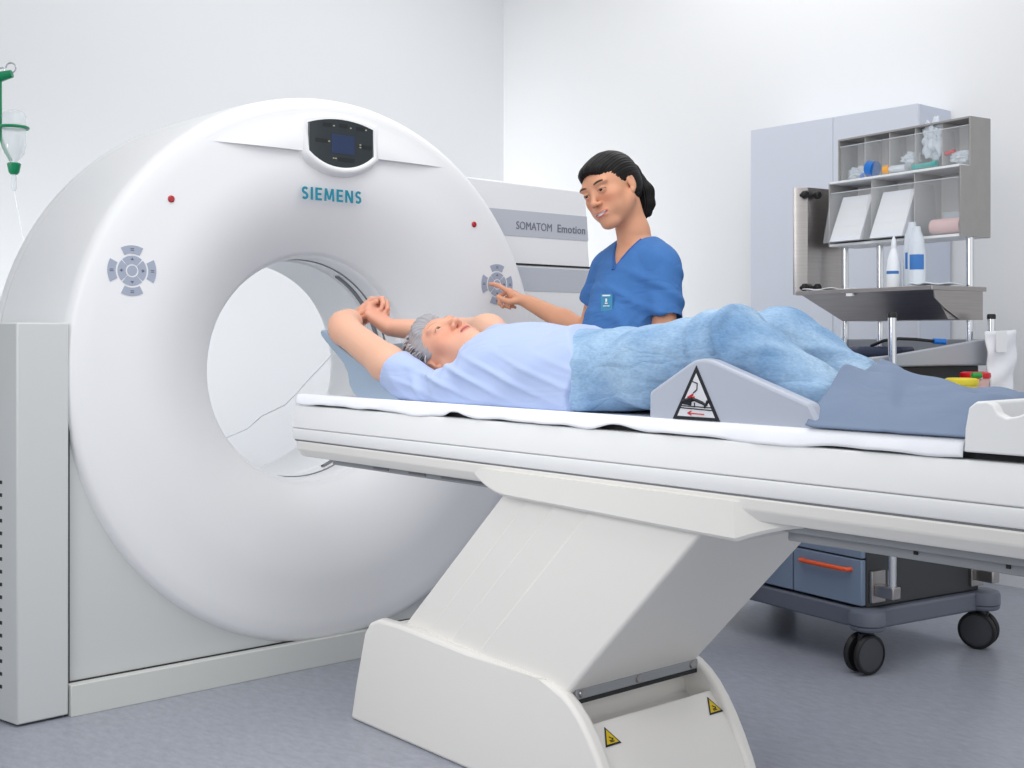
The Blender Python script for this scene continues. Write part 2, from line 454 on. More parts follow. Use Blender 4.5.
class Frame:
    """local frame; columns are the world directions of local x (person's left), y (face/forward), z (crown/up)"""
    def __init__(s, o, f, u, sc=1.):
        s.o = np.array(o, float); y = unit(f); z = unit(np.array(u, float)-y*np.dot(u, y)); x = np.cross(y, z)
        s.R = np.stack([-x, y, z], 1); s.s = sc     # -x : left side positive
    def w(s, p): return s.o+s.R@(np.array(p, float)*s.s)
    def l(s, P): return ((P-s.o)@s.R)/s.s
def head(S, F, smile=0., old=0., lid=.0045):
    """adds a head to the model S in frame F (0,0,0 = middle of the head; face towards +y)"""
    s = F.s
    def e(c, r, k, op=0, rot=None):
        R = F.R if rot is None else F.R@rot
        S.ell(F.w(c), np.array(r)*s, R, k*s, op)
    def c(a, b, ra, rb, k, op=0): S.cone(F.w(a), F.w(b), ra*s, rb*s, k*s, op)
    e((0, -.014, .036), (.073, .092, .076), .02)
    e((0, .030, .022), (.062, .062, .066), .02)
    e((0, .022, -.030), (.056, .060, .070), .03)
    for x in (-1, 1):
        c((x*.052, .004, -.046), (x*.020, .066, -.090), .017, .015, .03)
        e((x*.040, .056, -.018), (.024, .024, .022), .02)
        e((x*.031, .078, .030), (.024, .014, .010), .012)
        e((x*.034, .052, -.050), (.024, .028, .026), .02)
    e((0, .076, -.093), (.020, .018, .016), .02)
    e((0, .072, -.058), (.030, .026, .026), .02)
    # eye sockets, lids
    for x in (-1, 1):
        e((x*.032, .103, .009), (.019, .017, .012), .012, 1)
    c((0, .082, .020), (0, .106, -.020), .0075, .0085, .012)
    e((0, .1085, -.024), (.0095, .0095, .0085), .006)
    for x in (-1, 1):
        e((x*.0125, .097, -.027), (.0075, .0095, .0065), .006)
        e((x*.0065, .105, -.034), (.0035, .0055, .0035), .003, 1)
        e((x*.031, .0775, .009), (.0150, .0150, .0140), .005)
        e((x*.0315, .094, .0075), (.0142, .0080, lid), .0020, 1)
    # mouth
    w = .021+.007*smile
    e((0, .0925, -.0535), (w, .0095, .0055), .005)
    e((0, .0900, -.0640), (w*.86, .0105, .0070), .005)
    for i in range(-4, 5):
        t = i/4*.84; z = -.0585+smile*.007*t*t; y = .1000-.0165*t*t
        e((t*w*1.0, y, z), (.0042, .0040, (.0011+.0022*smile*(1-t*t))), .0015, 1)
    # ears
    for x in (-1, 1):
        e((x*.0725, -.012, -.002), (.0060, .0165, .028), .006)
        e((x*.0800, -.009, .003), (.0050, .0095, .017), .003, 1)
        e((x*.0725, -.002, -.028), (.006, .008, .009), .006)
def paint_head(V, F, C, smile=0., brow=(30, 22, 20), lip=(196, 110, 104), teeth=True, cheek=(222, 140, 118), browk=1., lid=.0045):
    L = F.l(V); x, y, z = L[:, 0], L[:, 1], L[:, 2]; ax = np.abs(x)
    def mix(m, col):
        m = np.clip(m, 0, 1)[:, None]; C[:] = C*(1-m)+np.array(lin(col))*m
    near = (np.abs(L).max(1) < .14)
    mix(near*.5*np.exp(-(((ax-.040)/.022)**2+((z+.022)/.018)**2))*(y > .03), cheek)
    mix(near*.18*np.exp(-((x/.014)**2+((z+.026)/.012)**2))*(y > .08), cheek)
    w = .021+.007*smile
    zl = -.0585+smile*.007*np.clip(x/w, -1, 1)**2
    up = np.clip(1-(ax/w)**2, 0, 1)**.5
    zone = (ax < w*1.12)
    ml = zone*sst(-.0015, .0015, (.0068*up)-np.abs(z-zl+.0012)*.78)*(y > .068)*near
    mix(ml*.85, lip)
    if smile > 0 and teeth:
        mix((ax < w*.84)*sst(-.0006, .0006, .0034*np.clip(1-(x/(w*.84))**2, 0, 1)**.5-np.abs(z-zl))*(y > .07)*near, (236, 228, 222))
    elif near.any():
        mix(.8*sst(-.0006, .0006, .0011-np.abs(z-zl))*(ax < w*.95)*(y > .07)*near, (120, 60, 58))
    # brows and lash line
    bz = .0300+.004*np.clip(1-((ax-.036)/.022)**2, -1, 1)
    mix(browk*near*sst(-.0012, .0012, .0032*np.clip(1-((ax-.034)/.021)**4, 0, 1)-np.abs(z-bz))*(y > .05)*(ax > .014)*(ax < .050), brow)
    q = np.clip(1-((ax-.0315)/.0150)**2, 0, 1)**.5; zu = .0078+(lid+.0010)*q; zd = .0078-(lid+.0004)*q
    mix(near*.92*(1-sst(.0006, .0013, np.abs(z-zu)))*(q > .12)*(y > .055), (26, 18, 18))
    mix(near*.35*(1-sst(.0003, .0009, np.abs(z-zd)))*(q > .3)*(y > .055), (110, 62, 56))
    return C
def eye_mesh(F, side, parent, look=(0, 0), iris=(40, 26, 20)):
    bm = bmesh.new(); r = .0128*F.s
    bmesh.ops.create_uvsphere(bm, u_segments=40, v_segments=28, radius=r)
    V = np.array([v.co[:] for v in bm.verts]); Fc = [[v.index for v in f.verts] for f in bm.faces]
    bm.free()
    d = unit((look[0], 1, look[1])); a = np.arccos(np.clip((V@d)/r, -1, 1))
    C = np.tile(np.array(lin((225, 222, 220))), (len(V), 1))
    C[a < .56] = lin(iris); C[a < .26] = lin((8, 8, 8))
    W = F.o+((V/F.s+np.array((side*.031, .0775, .009)))*F.s)@F.R.T
    me = bpy.data.meshes.new('eye'); me.from_pydata([tuple(p) for p in W], [], Fc)
    me.materials.append(M['eye'])
    ca = me.color_attributes.new('Col', 'FLOAT_COLOR', 'POINT'); c4 = np.ones((len(V), 4), np.float32); c4[:, :3] = C
    ca.data.foreach_set('color', c4.ravel()); me.shade_smooth()
    o = bpy.data.objects.new('eye', me); link(o, parent); return o
M['eye'] = mat('eye', (220, 220, 220), .12, attr=True)
def hand(S, w, y, z, x, curls, thumb=((.5, .6, -.45), (.15, .95, -.3), (.0, 1, -.2)), sc=.9, spread=(.10, .02, -.05, -.13)):
    """w wrist point, y finger direction, z dorsal, x radial (thumb side)"""
    w = np.array(w, float); y = unit(y); z = unit(np.array(z)-y*np.dot(z, y)); x = unit(np.array(x)-y*np.dot(x, y)-z*np.dot(x, z))
    P = lambda a, b, c: w+sc*(a*x+b*y+c*z)
    base = [(.026, .086, .002), (.009, .090, .004), (-.009, .085, .002), (-.025, .075, -.002)]
    for i, b in enumerate(base):
        S.cone(P((.016, .006, -.006, -.015)[i], .004, 0), P(*b), .0125*sc, .0105*sc, .012)
    S.cone(P(.010, .02, -.008), P(.020, .06, -.010), .012*sc, .010*sc, .014)
    S.cone(P(-.014, .02, -.008), P(-.020, .055, -.010), .012*sc, .010*sc, .014)
    lens = [(.042, .024, .019), (.046, .028, .020), (.042, .026, .019), (.033, .019, .017)]
    rad = [.0088, .0090, .0084, .0074]
    for i, b in enumerate(base):
        p = P(*b); a = 0.; r = rad[i]*sc
        for j in range(3):
            a += math.radians(curls[i][j])
            d = math.cos(a)*(y+spread[i]*x)-math.sin(a)*z; d = unit(d)
            q = p+d*lens[i][j]*sc
            S.cone(p, q, r, r*(.93 if j < 2 else .82), .004)
            p = q; r *= .93
    p = P(.018, .016, -.006); r = .0135*sc
    for j, (t, L) in enumerate(zip(thumb, (.042, .031, .024))):
        d = unit(t[0]*x+t[1]*y+t[2]*z); q = p+d*L*sc
        S.cone(p, q, r, r*(.80 if j == 0 else .88), .008 if j == 0 else .004); p = q; r *= (.80 if j == 0 else .9)

# ================================================================== the room
XW, YW, XL, ZC = 4.70, 5.58, -1.6, 3.5
def slab(name, m, kind='structure', *b):
    bm = bmesh.new(); box(bm, *b); o = fin(name, bm, m, smooth=False); tag(o, kind=kind); return o
slab('floor', M['floor'], 'structure', XL-.1, XW+.1, -1.4, YW+.1, -.08, 0)
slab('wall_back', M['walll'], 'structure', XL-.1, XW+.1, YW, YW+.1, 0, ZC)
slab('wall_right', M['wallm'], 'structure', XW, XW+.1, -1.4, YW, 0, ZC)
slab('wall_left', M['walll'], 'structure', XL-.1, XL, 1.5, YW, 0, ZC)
slab('baseboard_right', M['white'], 'structure', XW-.012, XW, -1.4, YW, 0, .075)
slab('baseboard_back', M['white'], 'structure', XL, XW-.012, YW-.012, YW, 0, .075)

# ================================================================== the scanner
GX, GY, GZ, GR = 2.004, 3.18, .903, .839
gantry = empty('ct_scanner_gantry', (GX, GY+.3, 0), 'large white ring-shaped CT scanner with round opening and teal lettering', 'scanner')
def yprof(r):
    """depth of the front face behind its plane at radius r: flat ring, funnel towards the opening"""
    r = np.asarray(r, float)
    return .145*np.clip((.66-r)/.31, 0, 1)**2.1
pr = [(.352, .30), (.349, .175)]
for t in np.linspace(0, 1, 7): pr.append((.350+.012*math.sin(t*PI/2)*1.0, .160-.0*t) if False else (.349+.012*(1-math.cos(t*PI/2)), .175-.022*math.sin(t*PI/2)))
for r in np.linspace(.366, .66, 44): pr.append((float(r), float(yprof(r))+.0*r))
pr += [(.70, 0), (.765, .0), (.792, .001), (.803, .004)]
for t in np.linspace(0, PI/2, 9)[1:]: pr.append((.803+.033*math.sin(t), .004+.045*(1-math.cos(t))))
pr += [(GR, .10), (GR+.002, .20), (GR+.004, .40), (GR+.004, .52)]
bm = bmesh.new(); lathe(bm, pr, (GX, GY, GZ), 'y', 200)
fin('front_cover', bm, M['shell'], gantry, angle=60)
bm = bmesh.new(); lathe(bm, [(GR-.004, .52), (GR-.004, .527), (GR+.003, .527), (GR+.003, .58), (GR-.03, .64), (.70, .67), (.45, .67), (.38, .64), (.352, .58), (.352, .306), (.346, .303), (.352, .30)], (GX, GY, GZ), 'y', 200)
fin('rear_cover', bm, M['bore'], gantry, angle=50)
bm = bmesh.new(); lathe(bm, [(.3515, .225), (.3475, .226), (.3475, .232), (.3515, .233)], (GX, GY, GZ), 'y', 160)
fin('bore_joint_ring', bm, M['gapg'], gantry)
bm = bmesh.new(); lathe(bm, [(.352, .262), (.3465, .264), (.3465, .282), (.352, .284)], (GX, GY, GZ), 'y', 160, t0=math.radians(-70), t1=math.radians(60))
fin('scan_window', bm, M['gapg'], gantry)
bm = bmesh.new(); lathe(bm, [(GR-.002, .049), (GR+.0075, .050), (GR+.0075, .0605), (GR-.002, .061)], (GX, GY, GZ), 'y', 90, t0=math.radians(-75), t1=math.radians(52))
fin('rim_joint', bm, M['gapg'], gantry)
# upper cap above the seam, standing slightly proud of the face and running out at the rim
ZS = 1.563
def cap():
    V, F = [], []
    nx, nz = 150, 26
    def zseam(x): return ZS
    def ztop(x): return GZ+math.sqrt(max(.795**2-(x-GX)**2, 0))
    half = math.sqrt(.795**2-(ZS-GZ)**2)-.004
    for i in range(nx+1):
        x = GX-half+2*half*i/nx
        for j in range(nz+2):
            if j == 0: z, off = ZS, -.004
            else:
                z = ZS+(ztop(x)-ZS)*((j-1)/nz); r = math.hypot(x-GX, z-GZ)
                fade = 1-sst(.69, .795, r); fx = 1-sst(.86, 1.0, abs(x-GX)/half)
                off = .016*fade*fx+.0006-.0009*(1-fade)
            r = math.hypot(x-GX, z-GZ)
            base = .001*sst(.765, .792, r)
            V.append((x, GY+base-off, z))
    for i in range(nx):
        for j in range(nz+1):
            a = i*(nz+2)+j; b = a+nz+2; F.append((a, b, b+1, a+1))
    o = mesh_obj('upper_cap', V, F, M['shell'], gantry)
    o.data.set_sharp_from_angle(angle=math.radians(40))
cap()
# display in its bezel
def disp_outline(g=0.):
    cx, w = 2.013, .115+g
    pts = []
    for i in range(13):
        t = -1+2*i/12; pts.append((cx+t*w, 1.651+.6*g+.019*(1-t*t)))
    pts.append((cx+w, 1.566-.3*g))
    for i in range(1, 14):
        t = 1-2*i/14; pts.append((cx+t*w*.985, 1.5635-.4*g-(.040+.5*g)*(1-abs(t)**2.2)))
    pts.append((cx-w, 1.566-.3*g))
    return pts
bm = bmesh.new()
rings = []
for g, d in ((.030, .004), (.026, -.010), (.019, -.020), (.010, -.024), (.002, -.021), (.0, -.0185), (.0, .0)):
    rings.append([bm.verts.new((x, GY+d*(1-.62*sst(1.57, 1.66, z)) if g > .001 else GY+d, z)) for x, z in disp_outline(g)])
for A, B in zip(rings[:-1], rings[1:]):
    n = len(A)
    for k in range(n): bm.faces.new((A[k], A[(k+1) % n], B[(k+1) % n], B[k]))
fin('display_bezel', bm, M['shell'], gantry, angle=50)
bm = bmesh.new(); prism(bm, disp_outline(.001), .012, 'y', GY-.018)
dsp = fin('display_panel', bm, M['glass_dark'], gantry, smooth=False)
bm = bmesh.new(); box(bm, 1.976, 2.059, GY-.0188, GY-.0178, 1.566, 1.624); fin('lcd_screen', bm, M['lcd'], dsp, smooth=False)
for x0, x1, z0, z1 in ((1.946, 1.976, 1.650, 1.662), (2.006, 2.034, 1.652, 1.664), (2.066, 2.096, 1.650, 1.661), (1.920, 1.962, 1.600, 1.612), (2.088, 2.122, 1.594, 1.606), (2.000, 2.060, 1.548, 1.560)):
    bm = bmesh.new(); box(bm, x0, x1, GY-.0188, GY-.0178, z0-.006, z1-.006); fin('display_segment', bm, M['lcdb'], dsp, smooth=False)
for x, z in ((1.985, 1.655), (2.046, 1.654), (2.102, 1.654), (1.968, 1.606), (2.081, 1.606), (2.081, 1.598), (1.984, 1.556), (1.992, 1.556)):
    bm = bmesh.new(); box(bm, x-.0028, x+.0028, GY-.0189, GY-.0178, z-.0078, z-.0042); fin('display_icon', bm, M['lcdi'], dsp, smooth=False)
XZ = lambda x, y, z: Matrix.Translation((x, y, z)) @ Matrix.Rotation(PI/2, 4, 'X')
def strokes(name, s, x0, zc, h, y, m, par, sp):
    """bold sans letters drawn as flat raised strokes; x0 is the left edge, zc the middle height"""
    bm = bmesh.new(); nk = [0]; x = x0
    def q(*pts):
        pts = [(x+a*h, zc-h/2+b*h) for a, b in pts]
        nk[0] += 1; prism(bm, pts, .0010, 'y', y-.0010-.00012*(nk[0] % 5))
    for ch in s:
        if ch == 'I': q((0, 0), (.21, 0), (.21, 1), (0, 1)); w = .21
        elif ch == 'E':
            q((0, 0), (.21, 0), (.21, 1), (0, 1)); w = .60
            for b in (0, .415, .83): q((.2, b), (w if b != .415 else w-.05, b), (w if b != .415 else w-.05, b+.17), (.2, b+.17))
        elif ch == 'N':
            q((0, 0), (.19, 0), (.19, 1), (0, 1)); q((.55, 0), (.74, 0), (.74, 1), (.55, 1)); q((0, 1), (.22, 1), (.74, 0), (.52, 0)); w = .74
        elif ch == 'M':
            q((0, 0), (.19, 0), (.22, 1), (.06, 1)); q((.74, 0), (.93, 0), (.87, 1), (.71, 1)); q((.06, 1), (.26, 1), (.53, .12), (.38, .12)); q((.67, 1), (.87, 1), (.56, .12), (.40, .12)); w = .93
        elif ch == 'S':
            w = .58; pts = []
            for k in range(9): a = math.radians(35+k*(235-35)/8); pts.append((.30+.205*math.cos(a), .715+.20*math.sin(a)))
            for k in range(9): a = math.radians(70-k*(70+140)/8); pts.append((.27+.215*math.cos(a), .295+.21*math.sin(a)))
            for a, b in zip(pts[:-1], pts[1:]):
                d = (b[0]-a[0], b[1]-a[1]); L = math.hypot(*d); n = (-d[1]/L*.095, d[0]/L*.095); e = (d[0]/L*.02, d[1]/L*.02)
                q((a[0]+n[0]-e[0], a[1]+n[1]-e[1]), (a[0]-n[0]-e[0], a[1]-n[1]-e[1]), (b[0]-n[0]+e[0], b[1]-n[1]+e[1]), (b[0]+n[0]+e[0], b[1]+n[1]+e[1]))
        x += (w+sp)*h
    return fin(name, bm, m, par, smooth=False)
strokes('lettering', 'SIEMENS', 1.883, 1.4385, .0385, GY-.0004, M['teal'], gantry, .215)
# laser windows
for x, z in ((1.466, 1.388), (2.548, 1.383)):
    bm = bmesh.new(); lathe(bm, [(0, -.005), (.007, -.005), (.0095, -.003), (.0105, .002)], (x, GY, z), 'y', 24)
    fin('laser_window', bm, M['red'], gantry)
# four-way control pads
def pad(cx, cz):
    y = GY-.0015
    bm = bmesh.new(); prism(bm, [(cx+.014*math.cos(t), cz+.014*math.sin(t)) for t in np.linspace(0, 2*PI, 29)[:-1]], .0035, 'y', y)
    root = fin('control_pad', bm, M['button'], gantry, smooth=False)
    def sector(r0, r1, t0, t1, mark):
        bm = bmesh.new(); n = 10
        ts = [math.radians(t0+(t1-t0)*i/n) for i in range(n+1)]
        prism(bm, [(cx+r1*math.cos(t), cz+r1*math.sin(t)) for t in ts]+[(cx+r0*math.cos(t), cz+r0*math.sin(t)) for t in ts[::-1]], .003, 'y', y)
        b = fin('button', bm, M['button'], root, smooth=False)
        tm = math.radians((t0+t1)/2); rm = (r0+r1)/2; mx, mz = cx+rm*math.cos(tm), cz+rm*math.sin(tm)
        bm = bmesh.new()
        if mark == 'arrow':
            d = (math.cos(tm), math.sin(tm)); p = (-d[1], d[0])
            prism(bm, [(mx+.006*d[0], mz+.006*d[1]), (mx-.001*d[0]+.005*p[0], mz-.001*d[1]+.005*p[1]), (mx-.001*d[0]-.005*p[0], mz-.001*d[1]-.005*p[1])], .0006, 'y', y-.0005)
            box(bm, mx-.004, mx+.004, y-.0004, y, mz-.0012, mz+.0012)
        else:
            box(bm, mx-.005, mx+.005, y-.0005, y, mz+.0012, mz+.0034); box(bm, mx-.005, mx+.005, y-.0005, y, mz-.0034, mz-.0012)
        fin('button_symbol', bm, M['buttonmark'], b, smooth=False)
    for a in (0, 90, 180, 270):
        sector(.0185, .041, a-42, a+42, 'arrow')
        sector(.0465, .0690, a-27, a+27, 'bars')
pad(1.353, 1.184); pad(2.649, 1.184)
# lower corner panels, plinth, side cabinet
def arc(r, a0, a1, n): return [(GX+r*math.cos(math.radians(a0+(a1-a0)*i/n)), GZ+r*math.sin(math.radians(a0+(a1-a0)*i/n))) for i in range(n+1)]
bm = bmesh.new(); prism(bm, [(1.184, .0865), (GX-.02, .0865)]+arc(.790, 268, 181, 40)+[(1.184, .89)], .55, 'y', GY+.028)
fin('corner_panel', bm, M['panel'], gantry, smooth=False)
bm = bmesh.new(); prism(bm, [(2.95, .0865), (2.95, .89)]+arc(.790, -1, -88, 40)+[(GX+.02, .0865)], .55, 'y', GY+.028)
fin('corner_panel', bm, M['panel'], gantry, smooth=False)
bm = bmesh.new(); box(bm, 1.184, 2.98, GY-.006, GY+.56, .0, .0835); fin('plinth', bm, M['plinth'], gantry, bevel=.002)
bm = bmesh.new(); box(bm, 1.176, 2.96, GY+.022, GY+.55, .0, .0868); box(bm, 1.176, 1.19, GY+.02, GY+.55, 0, 1.0); fin('joint_gap', bm, M['gap'], gantry, smooth=False)
bm = bmesh.new(); prism(bm, [(1.1815, GY+.004), (1.1815, GY+.60), (.93, GY+.60), (.985, GY+.30), (1.028, GY+.080), (1.047, GY)], 1.034, 'z', .006)
cab = fin('side_cabinet', bm, M['panel'], gantry, bevel=.004, seg=2)
bm = bmesh.new()
for i in range(17):
    z = .625-.0332*i
    prism(bm, [(1.0310, GY+.066), (1.0268, GY+.080), (.990, GY+.270), (.996, GY+.270), (1.034, GY+.080), (1.037, GY+.066)], .0095, 'z', z-.005)
fin('vent_slots', bm, M['gap'], cab, smooth=False)
# side tower with the model name
TX = 2.55
tow = [(TX, 0), (3.17, 0), (3.175, .90), (3.160, 1.15), (3.150, 1.262), (3.130, 1.525), (3.117, 1.545), (TX, 1.552)]
bm = bmesh.new(); prism(bm, tow, .58, 'y', GY+.060)
tower = fin('side_tower', bm, M['shell'], gantry, bevel=.006)
bm = bmesh.new(); prism(bm, [(TX, 1.361), (3.1405, 1.361), (3.1335, 1.452), (TX, 1.452)], .004, 'y', GY+.0585); fin('name_band', bm, M['band'], tower, smooth=False)
bm = bmesh.new(); prism(bm, [(TX, 1.168), (3.1585, 1.168), (3.1505, 1.252), (TX, 1.252)], .004, 'y', GY+.0585); fin('lower_band', bm, M['band'], tower, smooth=False)
bm = bmesh.new(); box(bm, TX, 3.149, GY+.0575, GY+.062, 1.2585, 1.2655); fin('tower_joint', bm, M['gap'], tower, smooth=False)
text('lettering', 'SOMATOM', .0400, M['ink'], XZ(2.872, GY+.0580, 1.398), tower, sx=.88)
text('lettering', 'Emotion', .0400, M['ink'], XZ(3.054, GY+.0580, 1.398), tower, offset=.0005, sx=1.0, sp=1.06)

# ================================================================== the patient table
TCX = 1.99
table = empty('patient_table', (TCX, 2.0, 0), 'long white scanner table on slanted lifting column and heavy base', 'scanner table')
Y0, Y1 = .42, 3.000
def sect(z0, z1, xa, xb, xc, name, m, y1=Y1, nose=.03):
    """long rail: near-side x at bottom xa, middle xb, top xc (mirrored about the table's axis)"""
    V = []
    zs = [z0, (z0+z1)/2, z1]; xs = [xa, xb, xc]
    bm = bmesh.new(); rings = []
    left = list(zip(xs, zs))
    for y, ins in ((Y0, 0), (y1-nose, 0), (y1-nose*.45, nose*.12), (y1-nose*.12, nose*.42), (y1, nose*.95)):
        ring = [(x+ins, z) for x, z in left]+[(2*TCX-x-ins, z) for x, z in left[::-1]]
        rings.append([bm.verts.new((x, y, z)) for x, z in ring])
    for A, B in zip(rings[:-1], rings[1:]):
        for k in range(6): bm.faces.new((A[k], A[(k+1) % 6], B[(k+1) % 6], B[k]))
    bm.faces.new(rings[0]); bm.faces.new(rings[-1])
    return fin(name, bm, m, table, bevel=.003, seg=2, angle=25)
sect(.7485, .812, 1.735, 1.7365, 1.744, 'top_frame', M['table'])
sect(.7155, .7475, 1.739, 1.734, 1.736, 'side_rail', M['table'])
sect(.7115, .7165, 1.741, 1.741, 1.741, 'joint_gap', M['gapg'], Y1-.002)
sect(.668, .7122, 1.757, 1.7405, 1.738, 'lower_cover', M['tableg'], Y1-.004, .05)
bm = bmesh.new(); box(bm, 1.790, 2.19, .45, 2.86, .650, .668); under = fin('underside_tray', bm, M['under'], table, bevel=.004)
bm = bmesh.new(); box(bm, 1.815, 1.845, .45, 1.35, .630, .650); box(bm, 2.15, 2.185, .45, 1.35, .628, .650); fin('slide_rails', bm, M['under'], table, bevel=.003)
bm = bmesh.new()
bm.free()
for ya, yb in ((2.585, 2.655), (2.425, 2.495), (2.16, 2.36)):
    bm = bmesh.new(); box(bm, 1.787, 1.7915, ya, yb, .656, .661); fin('tray_slot', bm, M['gapg'], table, smooth=False)
for y in (1.09, .93, .80):
    bm = bmesh.new(); box(bm, 1.812, 1.82, y-.0035, y+.0035, .640, .652); fin('rail_screw', bm, M['gap'], table, smooth=False)
# support bracket under the frame
bm = bmesh.new(); rings = []
for t in np.linspace(1, 0, 11):
    q = 1-(1-t)**2.4; rings.append((1.405-.19*t, 1.7325+.060*q, .630+.036*q))
rings += [(1.50, 1.7325, .632), (1.80, 1.7325, .640), (2.05, 1.7325, .646)]
for t in np.linspace(.2, 1, 6):
    rings.append((2.05+.13*t, 1.7325+.010*t**2, .646+.040*t**1.8))
RR = []
for y, x0, z0 in rings:
    b = .006
    RR.append([bm.verts.new((x, y, z)) for x, z in ((x0, .703), (x0, z0+b), (x0+b, z0), (2*TCX-x0-b, z0), (2*TCX-x0, z0+b), (2*TCX-x0, .703))])
for A, B in zip(RR[:-1], RR[1:]):
    for k in range(6): bm.faces.new((A[k], A[(k+1) % 6], B[(k+1) % 6], B[k]))
bm.faces.new(RR[0]); bm.faces.new(RR[-1])
fin('support_bracket', bm, M['tableg'], table, angle=30)
# slanted lifting column with three overlapping cover panels
top = [1.519, 1.747, 1.860, 1.978, 2.106]      # y of the boundaries at z=.66 -> recomputed below
def lineY(p, q, z): return p[0]+(q[0]-p[0])*(z-p[1])/(q[1]-p[1])
FR = ((1.519, .613), (1.865, .253)); BK = ((2.103, .643), (2.495, .270))
def fy(z, t):
    """y of the panel boundary t (0 foot-side edge .. 1 head-side edge) at height z"""
    return lineY(*FR, z)*(1-t)+lineY(*BK, z)*t
bt = [0, .50, .675, .83, 1]
bx = [1.754, 1.759, 1.764, 1.769]
col = None
for i in range(4):
    a, b = bt[i], bt[i+1]+(.02 if i < 3 else 0)
    x0 = bx[i]; zl, zh = .12, .66
    bm = bmesh.new(); prism(bm, [(fy(zl, a), zl), (fy(zl, b), zl), (fy(zh, b), zh), (fy(zh, a), zh)], 2*(TCX-.03-x0), 'x', x0)
    o = fin('column_cover', bm, M['tableg'], table, bevel=.009 if i == 0 else .0045, seg=4)
# base: two side cheeks, body between them, hinge bar
def cheek(x0, x1, name):
    out = [(2.690, 0), (2.665, .10), (2.625, .235), (2.600, .268), (2.56, .284), (2.47, .2855), (2.2, .2735), (1.945, .262)]
    for t in np.linspace(0, 1, 10): out.append((1.945-.245*(t**.80), .262*(1-t**1.9) if t < 1 else 0))
    bm = bmesh.new(); prism(bm, out, x1-x0, 'x', x0)
    return fin(name, bm, M['tableg'], table, bevel=.012, seg=4)
cheek(1.738, 1.772, 'base_side'); cheek(2.163, 2.193, 'base_side')
bm = bmesh.new()
prism(bm, [(2.68, 0), (2.655, .10), (2.61, .235), (2.55, .272), (2.05, .262), (1.925, .255), (1.912, .222), (1.900, .168), (1.875, .150), (1.842, .158), (1.830, .186), (1.822, .182), (1.775, .13), (1.74, .07), (1.71, .0)], .396, 'x', 1.772)
fin('base_body', bm, M['tableg'], table, bevel=.004, angle=30)
bm = bmesh.new(); box(bm, 1.774, 2.166, 1.866, 1.882, .228, .250); bar = fin('hinge_bar', bm, M['under'], table, bevel=.002)
for x in (1.79, 1.965, 2.145):
    bm = bmesh.new(); lathe(bm, [(0, -.010), (.007, -.010), (.009, -.006), (.009, .004)], (x, 1.872, .240), 'y', 16); fin('hinge_bolt', bm, M['steel'], bar)
bm = bmesh.new(); box(bm, 1.775, 2.165, 1.866, 1.93, .219, .2275); fin('hinge_shadow_gap', bm, M['gap'], table, smooth=False)
def tri_sign(x, par):
    # on the sloping front of the base: plane through (y 1.822, z .182) and (1.775, .13)
    d = Vector((0, -.047, -.052)).normalized(); n = Vector((0, -.052, .047)).normalized(); c = Vector((x, 1.800, .1577))+n*.0006
    X = Vector((1, 0, 0))
    def P(u, v, h=0): return c+X*u-d*v+n*h
    def tri(bm, s, h, off=0):
        A = [P(-s*.58, -s*.42, 0), P(s*.58, -s*.42, 0), P(0, s*.62, 0)]
        a = [bm.verts.new(p+n*(h-.001)) for p in A]; b = [bm.verts.new(p+n*h) for p in A]
        bm.faces.new(b); bm.faces.new(a[::-1])
        for k in range(3): bm.faces.new((a[k], a[(k+1) % 3], b[(k+1) % 3], b[k]))
    bm = bmesh.new(); tri(bm, .040, .0012); s = fin('warning_label', bm, M['inkblack'], par, smooth=False)
    bm = bmesh.new(); tri(bm, .030, .0018); y = fin('label_face', bm, M['warn'], s, smooth=False)
    bm = bmesh.new()
    for (u0, v0, u1, v1) in ((-.006, -.006, .004, -.006), (-.003, .002, .005, -.004), (.004, -.006, .006, -.002), (-.005, -.009, .006, -.009)):
        tube(bm, [P(u0, v0, .0022), P(u1, v1, .0022)], .0011, 6)
    fin('pinch_symbol', bm, M['inkblack'], s, smooth=False)
tri_sign(1.808, table); tri_sign(2.140, table)
# sliding cradle
bm = bmesh.new(); box(bm, 1.768, 2.212, .50, 2.955, .810, .8235); fin('cradle_gap', bm, M['gap'], table, smooth=False)  # dark slab in place of the shaded gap between cradle and top frame
bm = bmesh.new()
prism(bm, [(1.752, .824), (2.228, .824), (2.228, .836), (2.215, .838), (TCX+.1, .832), (TCX, .829), (TCX-.1, .832), (1.765, .838), (1.752, .836)], 1.99, 'y', .966)
fin('cradle', bm, M['table'], table, bevel=.002)

